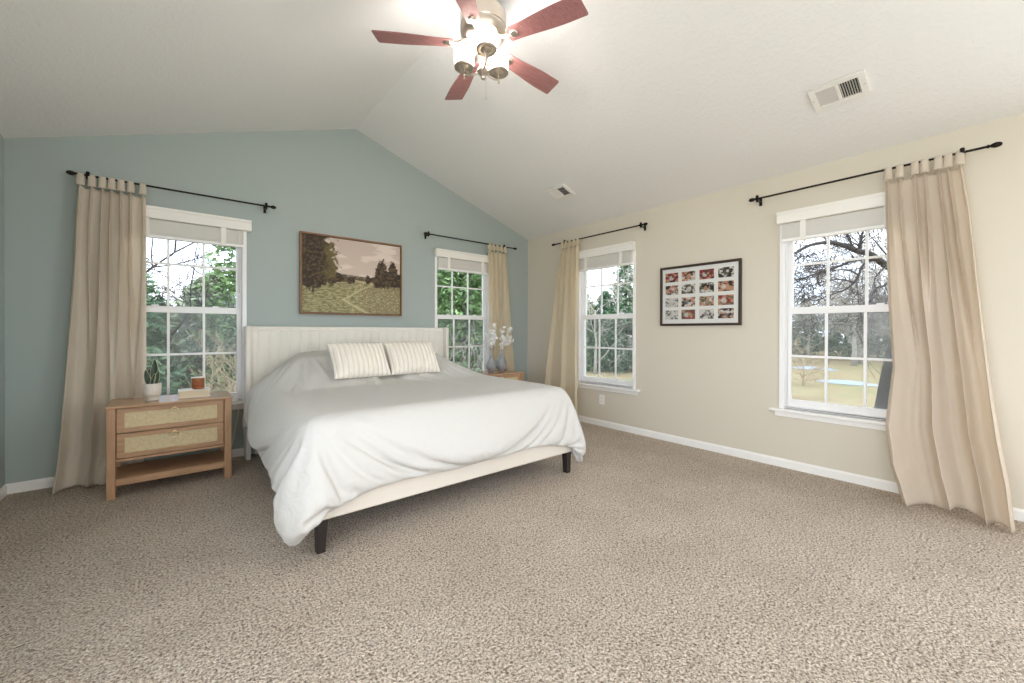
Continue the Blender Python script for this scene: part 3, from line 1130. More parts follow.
def fbm(x, y, s, o=4):
    t, a = 0, 1
    for k in range(o):
        t += a*noise.noise(Vector((x, y, s+k*7.7)))
        x *= 2.03
        y *= 2.03
        a *= .55
    return t
def mixc(a, b, t):
    return tuple(p+(q-p)*t for p, q in zip(a, b))
def landscape(u, v):
    y = v
    sky = mixc(lin(205, 188, 174), lin(196, 178, 166), S(.5, 1, v))
    sky = mixc(sky, lin(222, 208, 196), .8*S(.1, .5, fbm(u*3, v*7, 2)))
    c = sky
    hz = .49+.012*fbm(u*6, 0, 1)
    hill = .525+.02*math.sin(u*5+1)
    if y < hill:
        c = mixc(lin(150, 136, 124), lin(128, 118, 100), S(.2, .6, u))
    tl = .475+.05*max(0, fbm(u*14, 1, 5)+.35)
    if y < tl and u > .2:
        c = mixc(lin(86, 74, 58), lin(104, 92, 66), S(-.3, .4, fbm(u*40, y*40, 3)))
    fld = .42+.015*fbm(u*5, 3, 4)
    if y < fld+.03 and .5 < u < .75:
        c = lin(178, 164, 126)
    if y < fld:
        g = fbm(u*22, y*55, 6, 4)
        c = mixc(lin(124, 118, 84), lin(172, 164, 124), S(-.5, .5, g))
        c = mixc(c, lin(140, 126, 92), .6*S(.45, .95, u+.3*fbm(u*4, y*4, 8)))
        pth = .68-.30*S(.0, .42, .42-y)-.16*S(.1, .42, .42-y)
        if y > .18:
            pxx = .66-.28*(.40-y)/.22
        else:
            pxx = .38+.25*(.18-y)/.18
        wdt = .012+.045*(.42-y)
        c = mixc(c, lin(198, 186, 146), .75*(1-S(wdt*.4, wdt*1.4, abs(u-pxx+.02*fbm(y*9, 1, 2)))))
        if fbm(u*60, y*60, 9, 2) > .52:
            c = mixc(c, lin(226, 218, 200), .8*S(.3, .6, u))
        if fbm(u*50+9, y*50, 12, 2) > .6:
            c = mixc(c, lin(84, 76, 50), .7)
    def tree(cx, cy, rx, ry, dark, lite, sd):
        q = math.hypot((u-cx)/rx, (y-cy)/ry)+.42*fbm(u*13, y*11, sd)+.22*fbm(u*48, y*40, sd+1)
        return 1-S(.86, 1.08, q), mixc(dark, lite, S(-.2, .6, fbm(u*30, y*30, sd+3)))
    for cx, cy, rx, ry, sd in ((.345, .475, .05, .06, 1), (.47, .45, .05, .05, 2), (.64, .48, .03, .065, 3), (.79, .62, .065, .14, 4), (.92, .62, .06, .15, 5), (.80, .46, .13, .1, 6), (.93, .5, .13, .12, 7), (.13, .72, .19, .36, 8), (.06, .5, .22, .2, 9), (.02, .8, .16, .3, 10), (.25, .55, .07, .14, 11)):
        hit, cc_ = tree(cx, cy, rx, ry, lin(56, 44, 36), lin(96, 80, 56), sd*3.1)
        if hit > 0:
            c0_ = c
            c = cc_
            if sd in (8, 11):
                c = mixc(c, lin(124, 112, 66), .55*S(.14, .3, u+.12*fbm(u*9, v*9, 31)))
            c = mixc(c0_, c, hit)
    return c

lp = empty('framed_landscape', T_BACK @ Vector((1.44, 0, 1.29)))
tag(lp, 'framed meadow landscape picture on teal wall above the headboard', 'picture')
pu0, pu1, pz0, pz1 = .918, 1.962, 1.292, 2.092
fr = MB(T_BACK)
ring(fr, pu0, pu1, pz0, pz1, .016, .016, .016, .003, .04)
fr.build('frame', wood('walnut_float_frame', lin(112, 78, 50), lin(146, 106, 70)), lp, bevel=.001)
MB(T_BACK).box((pu0+.016, .003, pz0+.016), (pu1-.016, .010, pz1-.016)).build('backing', M['wood_frame_dark'], lp)
painted('canvas', T_BACK, pu0+.022, pu1-.022, pz0+.022, pz1-.022, .032, landscape, 230, 175, lp, .75)
MB(T_BACK).box((pu0+.022, .010, pz0+.022), (pu1-.022, .0315, pz1-.022)).build('stretcher', M['book_cover'], lp)

pf = empty('photo_frame', T_RIGHT @ Vector((-1.875, 0, 1.185)))
tag(pf, 'dark framed collage of sixteen photos on the beige wall between the windows', 'picture frame')
qu0, qu1, qz0, qz1 = -2.268, -1.482, 1.186, 1.784
fr = MB(T_RIGHT)
ring(fr, qu0, qu1, qz0, qz1, .022, .022, .022, .002, .028)
fr.build('frame', M['wood_frame_dark'], pf, bevel=.002)
MB(T_RIGHT).box((qu0+.02, .002, qz0+.02), (qu1-.02, .012, qz1-.02)).build('mat_board', plain('white_mat_board', lin(248, 245, 240), .8), pf)
skin, hair, whi, red, grn = lin(206, 152, 122), lin(52, 36, 30), lin(226, 220, 212), lin(150, 40, 46), lin(104, 100, 72)
pal = [[hair, red, skin, whi], [hair, skin, whi, skin], [red, skin, hair, whi], [hair, whi, hair, grn],
       [hair, whi, skin, red], [grn, whi, hair, whi], [grn, hair, whi, skin], [hair, skin, skin, whi],
       [lin(120, 116, 112), whi, whi, whi], [skin, hair, whi, lin(90, 110, 120)], [grn, skin, whi, lin(150, 140, 120)], [skin, red, grn, whi],
       [lin(110, 112, 112), whi, whi, whi], [grn, skin, red, whi], [hair, whi, whi, lin(140, 136, 132)], [hair, whi, skin, lin(90, 80, 70)]]
cols_u = [-2.163, -1.990, -1.811, -1.635]
gw, gh = .138, .092
rows_z = [1.680, 1.553, 1.425, 1.302]
for r_ in range(4):
    for c_ in range(4):
        pp = pal[r_*4+c_]
        sd = r_*4.7+c_*2.3
        def ph(u, v, pp=pp, sd=sd):
            k = fbm(u*2.6+sd, v*2.6, sd, 3)
            k2 = fbm(u*3.2-sd, v*3.2, sd+20, 3)
            c = pp[0]
            c = mixc(c, pp[1], S(.0, .15, k))
            c = mixc(c, pp[2], S(.05, .2, k2)*.9)
            e = math.hypot((u-.45-.1*math.sin(sd))/.24, (v-.45)/.35)+.3*k
            c = mixc(c, pp[3], .75*(1-S(.6, .8, e)))
            e = math.hypot((u-.6)/.12, (v-.6)/.17)+.2*k2
            return mixc(c, pp[1], .9*(1-S(.7, .95, e)))
        cu = cols_u[c_]+.018
        painted('photo', T_RIGHT, cu-gw/2+.0, cu+gw/2, rows_z[r_]-gh/2-.005, rows_z[r_]+gh/2-.005, .0135, ph, 26, 18, pf, .4)
MB(T_RIGHT).box((qu0+.02, .018, qz0+.02), (qu1-.02, .0195, qz1-.02)).build('glazing', M['glass'], pf)

# ------------------------------------------------------------------ outlet and ceiling registers
ot = empty('wall_outlet', T_RIGHT @ Vector((-3.03, 0, .315)))
tag(ot, 'white electrical outlet on the beige wall under the corner window', 'outlet')
M['plate'] = plain('white_plastic', lin(240, 238, 232), .35)
MB(T_RIGHT).box((-3.066, 0, .258), (-2.994, .006, .374)).build('cover_plate', M['plate'], ot, bevel=.002)
for z in (.295, .337):
    ro = MB(T_RIGHT).box((-3.047, .006, z-.015), (-3.013, .0085, z+.015)).build('receptacle', M['plate'], ot, bevel=.003)
    sl = MB(T_RIGHT)
    sl.box((-3.039, .0084, z-.002), (-3.0365, .0089, z+.009))
    sl.box((-3.0235, .0084, z-.002), (-3.021, .0089, z+.007))
    sl.box((-3.033, .0084, z-.011), (-3.027, .0089, z-.006))
    sl.build('slot', M['hole_shade'], ro)

M['register'] = plain('white_register_enamel', lin(232, 230, 226), .4)
def register(x, y, ly, lx, label):
    """ceiling register on the right slope, centred at (x, y)"""
    k = (ZG-H)/(XR-XG)
    ex = Vector((1, 0, -k)).normalized()
    ez = Vector((-k, 0, -1)).normalized()          # out of the ceiling, into the room
    ey = Vector((0, 1, 0))
    o = Vector((x, y, slope_z(x)))
    T = Matrix(((ex.x, ey.x, ez.x, o.x), (ex.y, ey.y, ez.y, o.y), (ex.z, ey.z, ez.z, o.z), (0, 0, 0, 1)))
    r = empty('ceiling_register', o)
    tag(r, label, 'vent', 'white ceiling registers')
    a, b = lx/2, ly/2
    p = MB(T)
    for s0, s1, t0, t1 in ((-a, a, -b, -b+.036), (-a, a, b-.036, b), (-a, -a+.03, -b+.036, b-.036), (a-.03, a, -b+.036, b-.036), (-a+.03, a-.03, -.009, .009)):
        p.box((s0, t0, .0), (s1, t1, .016))
    p.build('face_plate', M['register'], r, bevel=.003)
    MB(T).box((-a+.03, -b+.036, .0), (a-.03, b-.036, .0015)).build('shade_backing', M['hole_shade'], r)  # dark sheet stands in for duct shade, the ceiling has no hole
    n = 8
    for half, tilt in ((-1, -1), (1, -1)):
        y0, y1 = (-b+.036, -.009) if half < 0 else (.009, b-.036)
        for q in range(n):
            yc = lerp(y0, y1, (q+.5)/n)
            hw = (y1-y0)/n*.36
            d = -hw if half < 0 else hw
            sl = MB(T)
            sl.add([(-a+.03, yc-d, .003), (a-.03, yc-d, .003), (a-.03, yc+d, .014), (-a+.03, yc+d, .014),
                    (-a+.03, yc-d, .002), (a-.03, yc-d, .002), (a-.03, yc+d, .013), (-a+.03, yc+d, .013)],
                   [(0, 1, 2, 3), (7, 6, 5, 4), (0, 4, 5, 1), (1, 5, 6, 2), (2, 6, 7, 3), (3, 7, 4, 0)])
            sl.build('louvre', M['register'], r)
    for s in (-1, 1):
        MB(T).lathe([(.004, .016), (.004, .0175), (0, .018)], (0, s*(b-.014), 0), 10).build('screw', M['nickel'], r, smooth='auto')
    return r
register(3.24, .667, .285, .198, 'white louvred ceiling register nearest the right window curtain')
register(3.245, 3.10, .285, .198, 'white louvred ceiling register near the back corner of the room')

# ------------------------------------------------------------------ ceiling fan with three lamps
FY = 2.04
fan = tag(empty('ceiling_fan', (XG, FY, 2.95)), 'brushed nickel ceiling fan with five reddish wood blades and three lit glass shades', 'ceiling fan')
MB().lathe([(.0, 3.262), (.075, 3.262), (.075, 3.225), (.060, 3.195), (.03, 3.18), (.0, 3.18)], (XG, FY, 0), 32).build('canopy', M['nickel'], fan, smooth='auto')
MB().tube([(XG, FY, 3.20), (XG, FY, 3.08)], .013, 14).build('downrod', M['nickel'], fan, smooth='auto')
MB().lathe([(.0, 3.115), (.03, 3.115), (.034, 3.10), (.09, 3.092), (.130, 3.078), (.140, 3.066), (.141, 2.985), (.137, 2.982), (.137, 2.974), (.141, 2.970), (.139, 2.952), (.120, 2.925), (.095, 2.912), (.070, 2.907), (.0, 2.907)],
           (XG, FY, 0), 48).build('motor_housing', M['nickel'], fan, smooth='auto')
m = Mat('reddish_mahogany')
v = m.coord('Generated', (1, 1, 1))
n = m.node('TexNoise', Scale=3.0, Detail=6, Distortion=.4)
v2 = m.coord('Object', (3, 60, 60))
m.l.new(v2, n.inputs['Vector'])
m.l.new(m.ramp(n.outputs['Fac'], [(.3, lin(140, 92, 92)), (.7, lin(168, 120, 118))]), m.b.inputs['Base Color'])
m.set(Roughness=.35)
M['mahogany'] = m.m
BLZ = 2.885
for k in range(5):
    ang = math.radians(3.0+72*k)
    Rm = Matrix.Translation((XG, FY, BLZ)) @ Matrix.Rotation(ang, 4, 'Z') @ Matrix.Rotation(math.radians(-11), 4, 'X')
    out = []
    N = 18
    def half(t):
        return lerp(.046, .068, S(0, .75, t))
    top = [(lerp(.185, .655, t), half(t)) for t in [i/N for i in range(N+1)]]
    bot = [(lerp(.185, .635, t), -half(t)) for t in [i/N for i in range(N+1)]]
    out = [(.178, .036), (.178, -.036)]+bot[0:-1]+[(.627, -.068), (.637, -.058), (.652, .056), (.648, .067)]+top[-2::-1]
    bl = MB(Rm)
    bl.prism(out, -.003, .003)
    ob = bl.build('blade', M['mahogany'], fan, bevel=.0015)
    ir = MB(Rm)
    ir.lathe([(.0, -.012), (.020, -.011), (.026, -.006), (.027, -.0032), (.0, -.0032)], (.215, 0, 0), 22)
    ir.lathe([(.0, .009), (.020, .008), (.024, .0032), (.0, .0032)], (.215, 0, 0), 22)
    ir.prism([(.13, -.011), (.155, -.014), (.2, -.028), (.232, -.034), (.256, -.022), (.264, 0), (.256, .022), (.232, .034), (.2, .028), (.155, .014), (.13, .011)], .0031, .0065)
    ir.tube([(.085, 0, .034), (.115, 0, .022), (.15, 0, .004), (.20, 0, -.002)], [.011, .011, .010, .008], 10)
    ir.build('blade_bracket', M['nickel'], fan, smooth='auto')
MB().lathe([(.0, 2.907), (.060, 2.907), (.064, 2.895), (.060, 2.875), (.040, 2.862), (.024, 2.85), (.020, 2.83), (.018, 2.76), (.022, 2.745), (.034, 2.735), (.037, 2.722), (.030, 2.712), (.014, 2.702), (.013, 2.694), (.016, 2.688), (.012, 2.678), (0, 2.674)],
           (XG, FY, 0), 32).build('light_kit_stem', M['nickel'], fan, smooth='auto')
m = Mat('frosted_lit_glass')
m.n.remove(m.b)
tr = m.node('BsdfTransparent')
tr.inputs['Color'].default_value = (1, .97, .92, 1)
em = m.node('Emission', Strength=SHADE_GLOW)
em.inputs['Color'].default_value = (1.0, .97, .93, 1)
tl = m.node('BsdfTranslucent')
tl.inputs['Color'].default_value = (.95, .93, .9, 1)
m1 = m.node('MixShader')
m1.inputs[0].default_value = .35
m.l.new(tr.outputs[0], m1.inputs[1])
m.l.new(tl.outputs[0], m1.inputs[2])
as_ = m.node('AddShader')
m.l.new(m1.outputs[0], as_.inputs[0])
m.l.new(em.outputs[0], as_.inputs[1])
m.l.new(as_.outputs[0], m.out.inputs[0])
M['lit_glass'] = m.m
M['bulb'] = plain('bulb_glass', lin(250, 245, 235), .3)
M['bulb'].node_tree.nodes['Principled BSDF'].inputs['Emission Color'].default_value = (1, .95, .88, 1)
M['bulb'].node_tree.nodes['Principled BSDF'].inputs['Emission Strength'].default_value = 4.0
M['bulb'].node_tree.nodes['Principled BSDF'].inputs['Alpha'].default_value = .3
SR, SB = .126, 2.772
for k in range(3):
    a = math.radians(243.3-120*k)
    d = Vector((math.cos(a), math.sin(a), 0))
    c = Vector((XG, FY, 0))+d*SR
    arm = MB()
    base = Vector((XG, FY, 2.725))
    arm.tube([base+d*.02, base+d*.05+Vector((0, 0, -.008)), base+d*.09+Vector((0, 0, -.010)), base+d*.118+Vector((0, 0, -.001)), base+d*SR+Vector((0, 0, .02)), base+d*SR+Vector((0, 0, .045))], .0065, 12)
    arm.lathe([(0, -.022), (.005, -.02), (.007, -.012), (.004, -.006), (.008, .0), (.008, .006)], tuple(base+d*(SR+.0)+Vector((0, 0, -.002))), 12)
    arm.build('lamp_arm', M['nickel'], fan, smooth='auto')
    so = MB().lathe([(.012, -.014), (.020, -.012), (.028, -.006), (.034, .000), (.044, -.004), (.058, -.006), (.062, -.002), (.062, .006), (.058, .004), (.03, .008), (.018, .012), (.018, .035), (0, .035)], (c.x, c.y, SB), 36).build('lamp_holder', M['nickel'], fan, smooth='auto')
    sd_ = MB().lathe([(.056, .004), (.0595, .006), (.061, .02), (.061, .104), (.0585, .1045), (.0585, .02), (.054, .008)], (c.x, c.y, SB), 40)
    sd_.f = [f for f in sd_.f if len(f) == 4]
    sd_.build('lamp_shade', M['lit_glass'], fan, smooth='auto')
    MB().lathe([(0, .094), (.014, .09), (.020, .076), (.018, .058), (.012, .036), (.012, .0345)], (c.x, c.y, SB), 18).build('bulb', M['bulb'], fan, smooth=True)
    ld = bpy.data.lights.new('fan_bulb_light', 'POINT')
    ld.energy = LAMP_WATTS
    ld.color = (1.0, .98, .955)
    ld.shadow_soft_size = .04
    lo = bpy.data.objects.new('fan_bulb_light', ld)
    COL.objects.link(lo)
    lo.parent = fan
    lo.location = Vector((c.x, c.y, SB+.075))-fan.location
pc = MB()
pc.tube([(XG+.012, FY-.012, 2.70), (XG+.013, FY-.013, 2.57)], .0011, 6)
pc.lathe([(0, 0), (.004, .003), (.005, .014), (.002, .024), (0, .025)], (XG+.013, FY-.013, 2.548), 10)
pc.build('pull_chain', M['nickel'], fan, smooth=True)

# white cord by the window
cr = MB()
cr.tube([(.395, 4.33, .505), (.415, 4.318, .508), (.425, 4.305, .48), (.415, 4.30, .36), (.385, 4.295, .2), (.36, 4.29, .06), (.37, 4.27, .008), (.42, 4.22, .006)], .0022, 8)
cr.box((.375, 4.318, .4915), (.415, 4.342, .512))
tag(cr.build('charging_cord', M['plate'], None, smooth='auto', base=(.4, 4.3, .49)), 'thin white charging cord hanging from the sill between nightstand and bed', 'cord')

# ------------------------------------------------------------------ outdoors
GZ = -2.7
m = Mat('winter_lawn')
v = m.coord('Object')
n = m.node('TexNoise', Scale=.16, Detail=8, Roughness=.65)
m.l.new(v, n.inputs['Vector'])
m.l.new(m.ramp(n.outputs['Fac'], [(.35, lin(146, 132, 102)), (.52, lin(168, 154, 120)), (.7, lin(138, 144, 104))]), m.b.inputs['Base Color'])
m.set(Roughness=1.0, Specular_IOR_Level=.0)
M['lawn'] = m.m
struct(MB().grid(lambda a, b: (lerp(-60, 160, a), lerp(-60, 160, b), GZ+.35*noise.noise(Vector((a*9, b*9, 1)))*0), 20, 20).build('ground', M['lawn']))

M['bark_dark'] = noisy('dark_wet_bark', lin(46, 42, 42), lin(84, 78, 74), (3, 3, 1), .95, .8, 6, .03, 6.0)
M['bark_grey'] = noisy('grey_bark', lin(150, 147, 141), lin(190, 187, 180), (3, 3, 1), .95, .3, 5, .02, 6.0)
M['bark_tan'] = noisy('tan_twigs', lin(168, 150, 122), lin(204, 188, 160), (3, 3, 1), .9, 0, 4, .01, 6.0)
M['bark_pine'] = noisy('brown_bark', lin(66, 54, 46), lin(100, 86, 74), (3, 3, 1), .95, .4, 5, .02, 6.0)
def foliage_mat(name, a, b, c):
    m = Mat(name)
    v = m.coord('Object')
    n = m.node('TexNoise', Scale=1.7, Detail=5, Roughness=.7)
    m.l.new(v, n.inputs['Vector'])
    m.l.new(m.ramp(n.outputs['Fac'], [(.3, a), (.5, b), (.7, c)]), m.b.inputs['Base Color'])
    m.set(Roughness=.7, Specular_IOR_Level=.2)
    return m.m
M['needles'] = foliage_mat('green_needles', lin(70, 96, 62), lin(106, 136, 90), lin(154, 176, 124))
M['needles_dark'] = foliage_mat('dark_needles', lin(64, 92, 74), lin(96, 126, 98), lin(136, 162, 126))
M['needles_grey'] = foliage_mat('grey_green_needles', lin(112, 126, 108), lin(150, 162, 138), lin(190, 198, 174))

def rv(rng):
    return Vector((rng.uniform(-1, 1), rng.uniform(-1, 1), rng.uniform(-1, 1)))

def evergreen(x, y, hgt, rad, fol, label, seed, dens=1.0, group=None, z_lo=.04, leaf=.24):
    rng = random.Random(seed)
    t = tag(empty('evergreen_tree', (x, y, GZ)), label, 'tree', group)
    MB().tube([(x, y, GZ-.05), (x+.05, y, GZ+hgt*.5), (x, y, GZ+hgt*.97)], [.2, .12, .02], 8).build('trunk', M['bark_pine'], t, smooth=True)
    f = MB()
    vs, fs = [], []
    nb = int(210*dens)
    for b in range(nb):
        q = rng.random()**1.2
        z = GZ+hgt*(z_lo+(1-z_lo)*q)
        R = rad*(1-q)**.75*rng.uniform(.75, 1.1)+.12
        a = rng.uniform(0, 2*PI)
        d = Vector((math.cos(a), math.sin(a), rng.uniform(-.25, .25)))
        for k in range(int(30*min(1.4, R/rad+.35))):
            s = rng.uniform(.25, 1)
            p = Vector((x, y, z))+d*R*s+rv(rng)*(.10+.16*R*s)+Vector((0, 0, .12*R*math.sin(s*2)-.1*s*s*R))
            L = leaf*rng.uniform(.6, 1.5)
            e = (d*.8+rv(rng)*.7).normalized()*L
            g = e.cross(rv(rng)).normalized()*L*rng.uniform(.28, .5)
            o = len(vs)
            vs += [p-e*.5, p+g*.5, p+e*.6, p-g*.5]
            fs.append((o, o+1, o+2, o+3))
    f.add(vs, fs)
    f.build('foliage', fol, t, fixn=False)
    return t

def limb(mb, rng, p, d, L, r, depth, wig=.22, n=6, up=.04, minr=.004, kids=(2, 4), ratio=.62):
    pts, rs = [p.copy()], [r]
    q = p.copy()
    d = d.normalized()
    steps = 6 if depth > 0 else 4
    for i in range(steps):
        d = (d+rv(rng)*wig+Vector((0, 0, up))).normalized()
        q = q+d*L/steps
        pts.append(q.copy())
        rs.append(max(minr, r*(1-.72*(i+1)/steps)))
    mb.tube(pts, rs, n if depth > 1 else (4 if depth == 1 else 3), cap=False)
    if depth > 0:
        for k in range(rng.randint(*kids)+1):
            i = rng.randint(2, steps)
            dd = (pts[i]-pts[i-1]).normalized()
            side = dd.cross(rv(rng)).normalized()
            limb(mb, rng, pts[i], dd*.6+side*rng.uniform(.5, 1.0), L*ratio*rng.uniform(.7, 1.15), max(minr, rs[i]*.72), depth-1, wig, n, up, minr, kids, ratio)

def bare_tree(x, y, hgt, label, seed, mat, r=.16, depth=4, group=None, clear=.25, kids=(2, 4), spread=1.0, minr=.006, cat='tree', name='bare_tree', up=.04):
    rng = random.Random(seed)
    t = tag(empty(name, (x, y, GZ)), label, cat, group)
    tr = MB()
    pts = [Vector((x, y, GZ-.05))]
    for i in range(1, 7):
        pts.append(Vector((x+.03*hgt*rng.uniform(-.3, .3)*i/3, y+.03*hgt*rng.uniform(-.3, .3)*i/3, GZ+hgt*.62*i/6)))
    rs = [r*(1.25 if i == 0 else 1-.11*i) for i in range(7)]
    tr.tube(pts, rs, 9)
    tr.build('trunk', mat, t, smooth=True, fixn=False)
    br = MB()
    for k in range(9):
        i = rng.randint(max(1, int(clear*7)), 6)
        a = 2*PI*(k/9)+rng.uniform(-.4, .4)
        limb(br, rng, pts[i], Vector((math.cos(a)*spread, math.sin(a)*spread, rng.uniform(.3, 1.0))), hgt*.42, rs[i]*.55, depth-1, .2, 6, up, minr, kids)
    br.build('branches', mat, t, smooth=True, fixn=False)
    return t

# seen through the left teal-wall window
evergreen(2.0, 14.5, 9.8, 2.0, M['needles'], 'bright green evergreen tree filling the right panes of the left window', 1, 3.0, leaf=.17)
evergreen(-1.0, 13.5, 5.9, 1.6, M['needles_dark'], 'short dark evergreen tree low in the left window behind the potted plant', 2, 1.3)
evergreen(.55, 15.5, 5.2, 1.8, M['needles_grey'], 'grey green evergreen tree in the middle panes of the left window', 3, 1.4)
evergreen(1.0, 19.5, 6.0, 2.6, M['needles_grey'], 'grey green evergreen tree behind the bright green one in the left window', 4, 1.4)
evergreen(-1.2, 20.5, 5.8, 2.8, M['needles_dark'], 'dark evergreen tree farthest back in the left window', 24, 1.4)
bare_tree(-1.6, 17.5, 11.5, 'bare dark tree against the sky in the left window', 5, M['bark_dark'], .16, 5, spread=1.1, kids=(3, 4), minr=.008)
bare_tree(1.0, 9.2, 3.0, 'leafless tan shrub in the lower right of the left window', 6, M['bark_tan'], .026, 4, clear=.1, kids=(2, 3), minr=.0045, cat='shrub', name='bare_shrub', up=.2, spread=.3)
# seen through the window behind the far nightstand
evergreen(6.6, 10.4, 8.0, 1.9, M['needles'], 'dense green evergreen tree left in the window behind the vases', 7, 3.0, leaf=.17)
evergreen(8.6, 11.6, 8.6, 2.0, M['needles'], 'dense green evergreen tree right in the window behind the vases', 8, 3.0, leaf=.17)
evergreen(8.4, 14.6, 9.5, 2.4, M['needles_dark'], 'dark evergreen tree set back between two others behind the vases', 9, 1.5)
bare_tree(5.35, 7.9, 3.3, 'pale twiggy shrub at the bottom of the window behind the vases', 10, M['bark_grey'], .03, 4, clear=.1, kids=(2, 4), minr=.006, cat='shrub', name='bare_shrub', up=.12, spread=.8)
# seen through the corner window of the beige wall
evergreen(33.5, 23.2, 11.0, 3.2, M['needles_dark'], 'pointed dark evergreen tree on the right in the corner window', 12, 1.9, leaf=.34)
evergreen(32.5, 24.9, 7.6, 3.2, M['needles_dark'], 'broad dark evergreen tree in the middle of the corner window', 13, 1.6, leaf=.34)
evergreen(31.5, 26.6, 7.6, 3.2, M['needles'], 'green evergreen tree on the left in the corner window', 14, 1.6, leaf=.34)
bare_tree(28.6, 23.0, 8.8, 'pale bare tree in front of evergreens in the corner window', 15, M['bark_grey'], .15, 5, kids=(2, 3), minr=.012)
bare_tree(43, 33.0, 14.5, 'tall bare tree rising behind the evergreens in the corner window', 16, M['bark_dark'], .2, 4)
# seen through the beige wall window by the big curtain
oak = tag(empty('oak_tree', (13.0, 2.05, GZ)), 'large bare oak with thick dark trunk behind the right window', 'tree')
ok = MB()
ok.tube([(13.0, 1.5, GZ-.05), (13.0, 1.47, GZ+.5), (13.0, 1.42, -.73), (13.0, 1.33, .2), (13.0, 1.22, 1.0), (13.0, 1.1, 1.9), (13.05, .95, 3.0), (13.1, .8, 4.4), (13.2, .7, 6.0)], [.85, .62, .54, .50, .46, .42, .38, .33, .25], 14)
ok.build('trunk', M['bark_dark'], oak, smooth=True, fixn=False)
rng = random.Random(77)
OAK_LIMBS = [
    ([(13.1, 1.1, 2.2), (13.0, 1.75, 2.7), (12.75, 1.88, 2.85), (12.5, 2.01, 2.97), (12.25, 2.16, 3.01), (12.0, 2.31, 3.11), (11.75, 2.46, 3.17), (11.5, 2.63, 3.18), (11.25, 2.86, 3.11), (11.0, 3.07, 2.93), (10.8, 3.4, 2.8)], .085),
    ([(12.8, 1.2, 2.4), (12.6, 1.7, 2.69), (12.4, 1.83, 2.79), (12.2, 1.96, 2.8), (12.0, 2.17, 2.77), (11.8, 2.35, 2.66), (11.6, 2.51, 2.57), (11.4, 2.63, 2.5), (11.2, 2.67, 2.38), (11.0, 2.61, 2.22), (10.8, 2.51, 2.11)], .045),
    ([(12.4, 1.83, 2.79), (12.25, 1.97, 2.75), (12.1, 2.05, 2.61), (11.95, 2.08, 2.42), (11.8, 2.13, 2.24), (11.65, 2.26, 2.08), (11.5, 2.48, 1.97), (11.35, 2.74, 1.83)], .035),
    ([(11.8, 2.05, 2.4), (11.6, 2.15, 2.48), (11.4, 2.27, 2.51), (11.2, 2.42, 2.47), (11.0, 2.65, 2.41), (10.8, 2.95, 2.3)], .018),
    ([(11.8, 2.13, 2.24), (11.7, 2.25, 2.29), (11.6, 2.42, 2.32), (11.5, 2.66, 2.28), (11.4, 2.9, 2.17), (11.3, 3.15, 2.18)], .018),
    ([(13.0, 1.15, 2.0), (12.0, 1.52, 2.2), (11.9, 1.65, 2.13), (11.8, 1.76, 2.07), (11.7, 1.8, 1.93), (11.6, 1.8, 1.76), (11.5, 1.74, 1.52)], .035),
    ([(12.3, 2.14, 3.01), (12.3, 2.11, 3.21), (12.3, 2.09, 3.38), (12.3, 2.03, 3.62), (12.3, 2.1, 4.2)], .04),
    ([(12.6, 2.34, 3.10), (12.7, 2.37, 3.38), (12.8, 2.46, 3.6), (12.9, 2.5, 4.1)], .03),
    ([(12.9, 1.75, 2.66), (12.9, 1.9, 2.5), (12.9, 1.96, 2.3), (12.8, 1.9, 2.0), (12.7, 2.1, 1.8)], .02),
    ([(13.1, .8, 3.8), (13.3, .3, 4.0), (13.5, -.6, 4.6), (13.6, -1.6, 5.3)], .15),
    ([(13.0, 1.0, 1.8), (12.9, .6, 1.9), (12.7, .0, 2.2), (12.5, -.8, 2.3)], .1),
    ([(13.1, .9, 4.2), (13.2, 1.6, 4.6), (13.2, 2.6, 4.9), (13.1, 3.8, 5.6)], .09)]
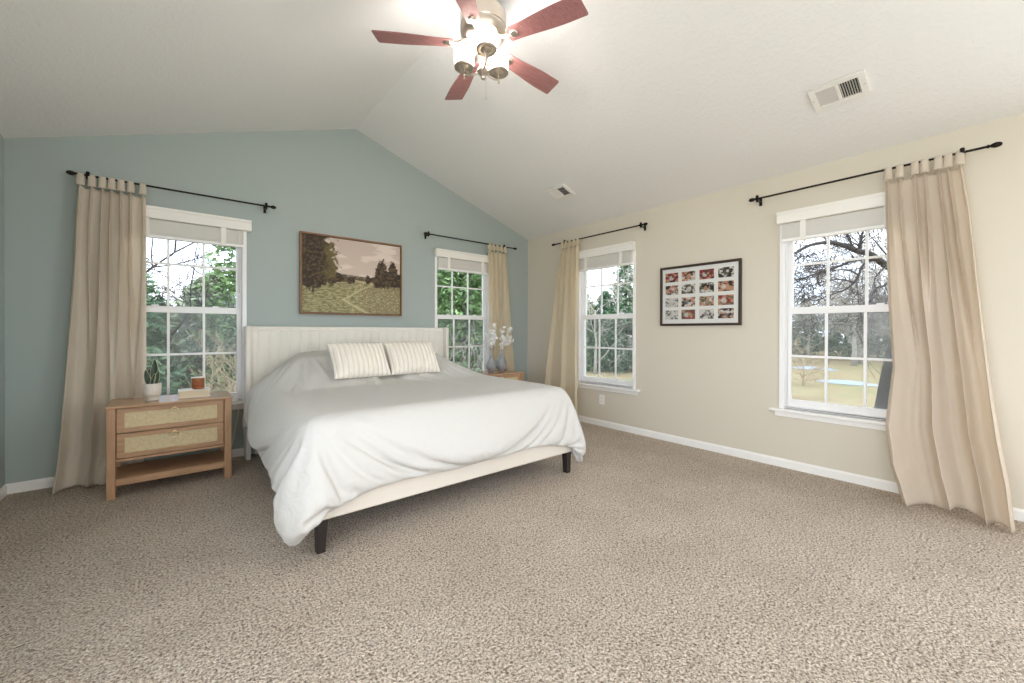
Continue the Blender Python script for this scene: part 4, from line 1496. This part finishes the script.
for pts, r0 in OAK_LIMBS:
    lb_ = MB()
    P_ = [Vector(p) for p in pts]
    fine = []
    for i in range(len(P_)-1):
        a, b, c, d = P_[max(i-1, 0)], P_[i], P_[i+1], P_[min(i+2, len(P_)-1)]
        for k in range(4):
            t = k/4
            fine.append(.5*((2*b)+(c-a)*t+(2*a-5*b+4*c-d)*t*t+(3*b-a-3*c+d)*t**3))
    fine.append(P_[-1])
    rr = [max(.010, r0*(1-.72*i/(len(fine)-1))) for i in range(len(fine))]
    lb_.tube(fine, rr, 8, cap=False)
    for k in range(12):
        i = rng.randint(3, len(fine)-1)
        dd = (fine[i]-fine[i-1]).normalized()
        sd_ = dd.cross(rv(rng)).normalized()
        limb(lb_, rng, fine[i], dd*.7+sd_*rng.uniform(.4, 1), rng.uniform(.5, 1.2), max(.007, rr[i]*.35), 2, .25, 5, -.03, .005, (2, 3), .6)
    lb_.build('limb', M['bark_dark'], oak, smooth=True, fixn=False)
bare_tree(34.5, 9.0, 3.1, 'small round bare tree standing on the dry lawn', 20, M['bark_tan'], .09, 4, clear=.1, minr=.012, kids=(2, 3))
rngw = random.Random(5)
proto = None
for k in range(16):
    x, y = rngw.uniform(58, 76), rngw.uniform(4, 34)
    if k in (0, 1):
        pr_ = bare_tree(x, y, 12.0+k*2, 'grey bare tree in the woods across the lawn', 30+k, M['bark_grey'], .22, 5, 'bare trees in the woods across the lawn', clear=.05, kids=(2, 3), minr=.02)
        proto = (proto or [])+[pr_]
    else:
        c = copy_tree(proto[k % 2])
        c.location = (x, y, GZ)
        c.rotation_euler = (0, 0, rngw.uniform(0, 6))
        s = rngw.uniform(.8, 1.15)
        c.scale = (s, s, s)
for k in range(9):
    x, y = 80+rngw.uniform(-3, 3), 2+k*4.6
    if k == 0:
        eg0 = evergreen(x, y, 9, 4.0, M['needles_grey'], 'dark evergreen tree at the back of the woods across the lawn', 60, 1.0, 'evergreens at the back of the woods', leaf=.5)
    else:
        c = copy_tree(eg0)
        c.location = (x, y, GZ)
        c.rotation_euler = (0, 0, k*1.3)
M['blue_cover'] = plain('pale_blue_cover', lin(166, 182, 204), .5)
def cover(x, y, rx, ry, label):
    o = MB()
    o.grid(lambda a, b: (x+rx*b*math.cos(2*PI*a), y+ry*b*math.sin(2*PI*a)*(1+.2*math.sin(4*PI*a)), GZ+.02+.22*(1-b*b)), 28, 5)
    return tag(o.build('ground_cover_sheet', M['blue_cover'], None, smooth=True, base=(x, y, GZ)), label, 'sheet', 'pale blue sheets on the lawn')
cover(38.0, 7.2, .9, 1.9, 'pale blue sheet lying on the dry lawn near the oak trunk')
cover(50.0, 12.2, 1.3, 2.0, 'pale blue sheet lying farther off on the lawn by the small tree')
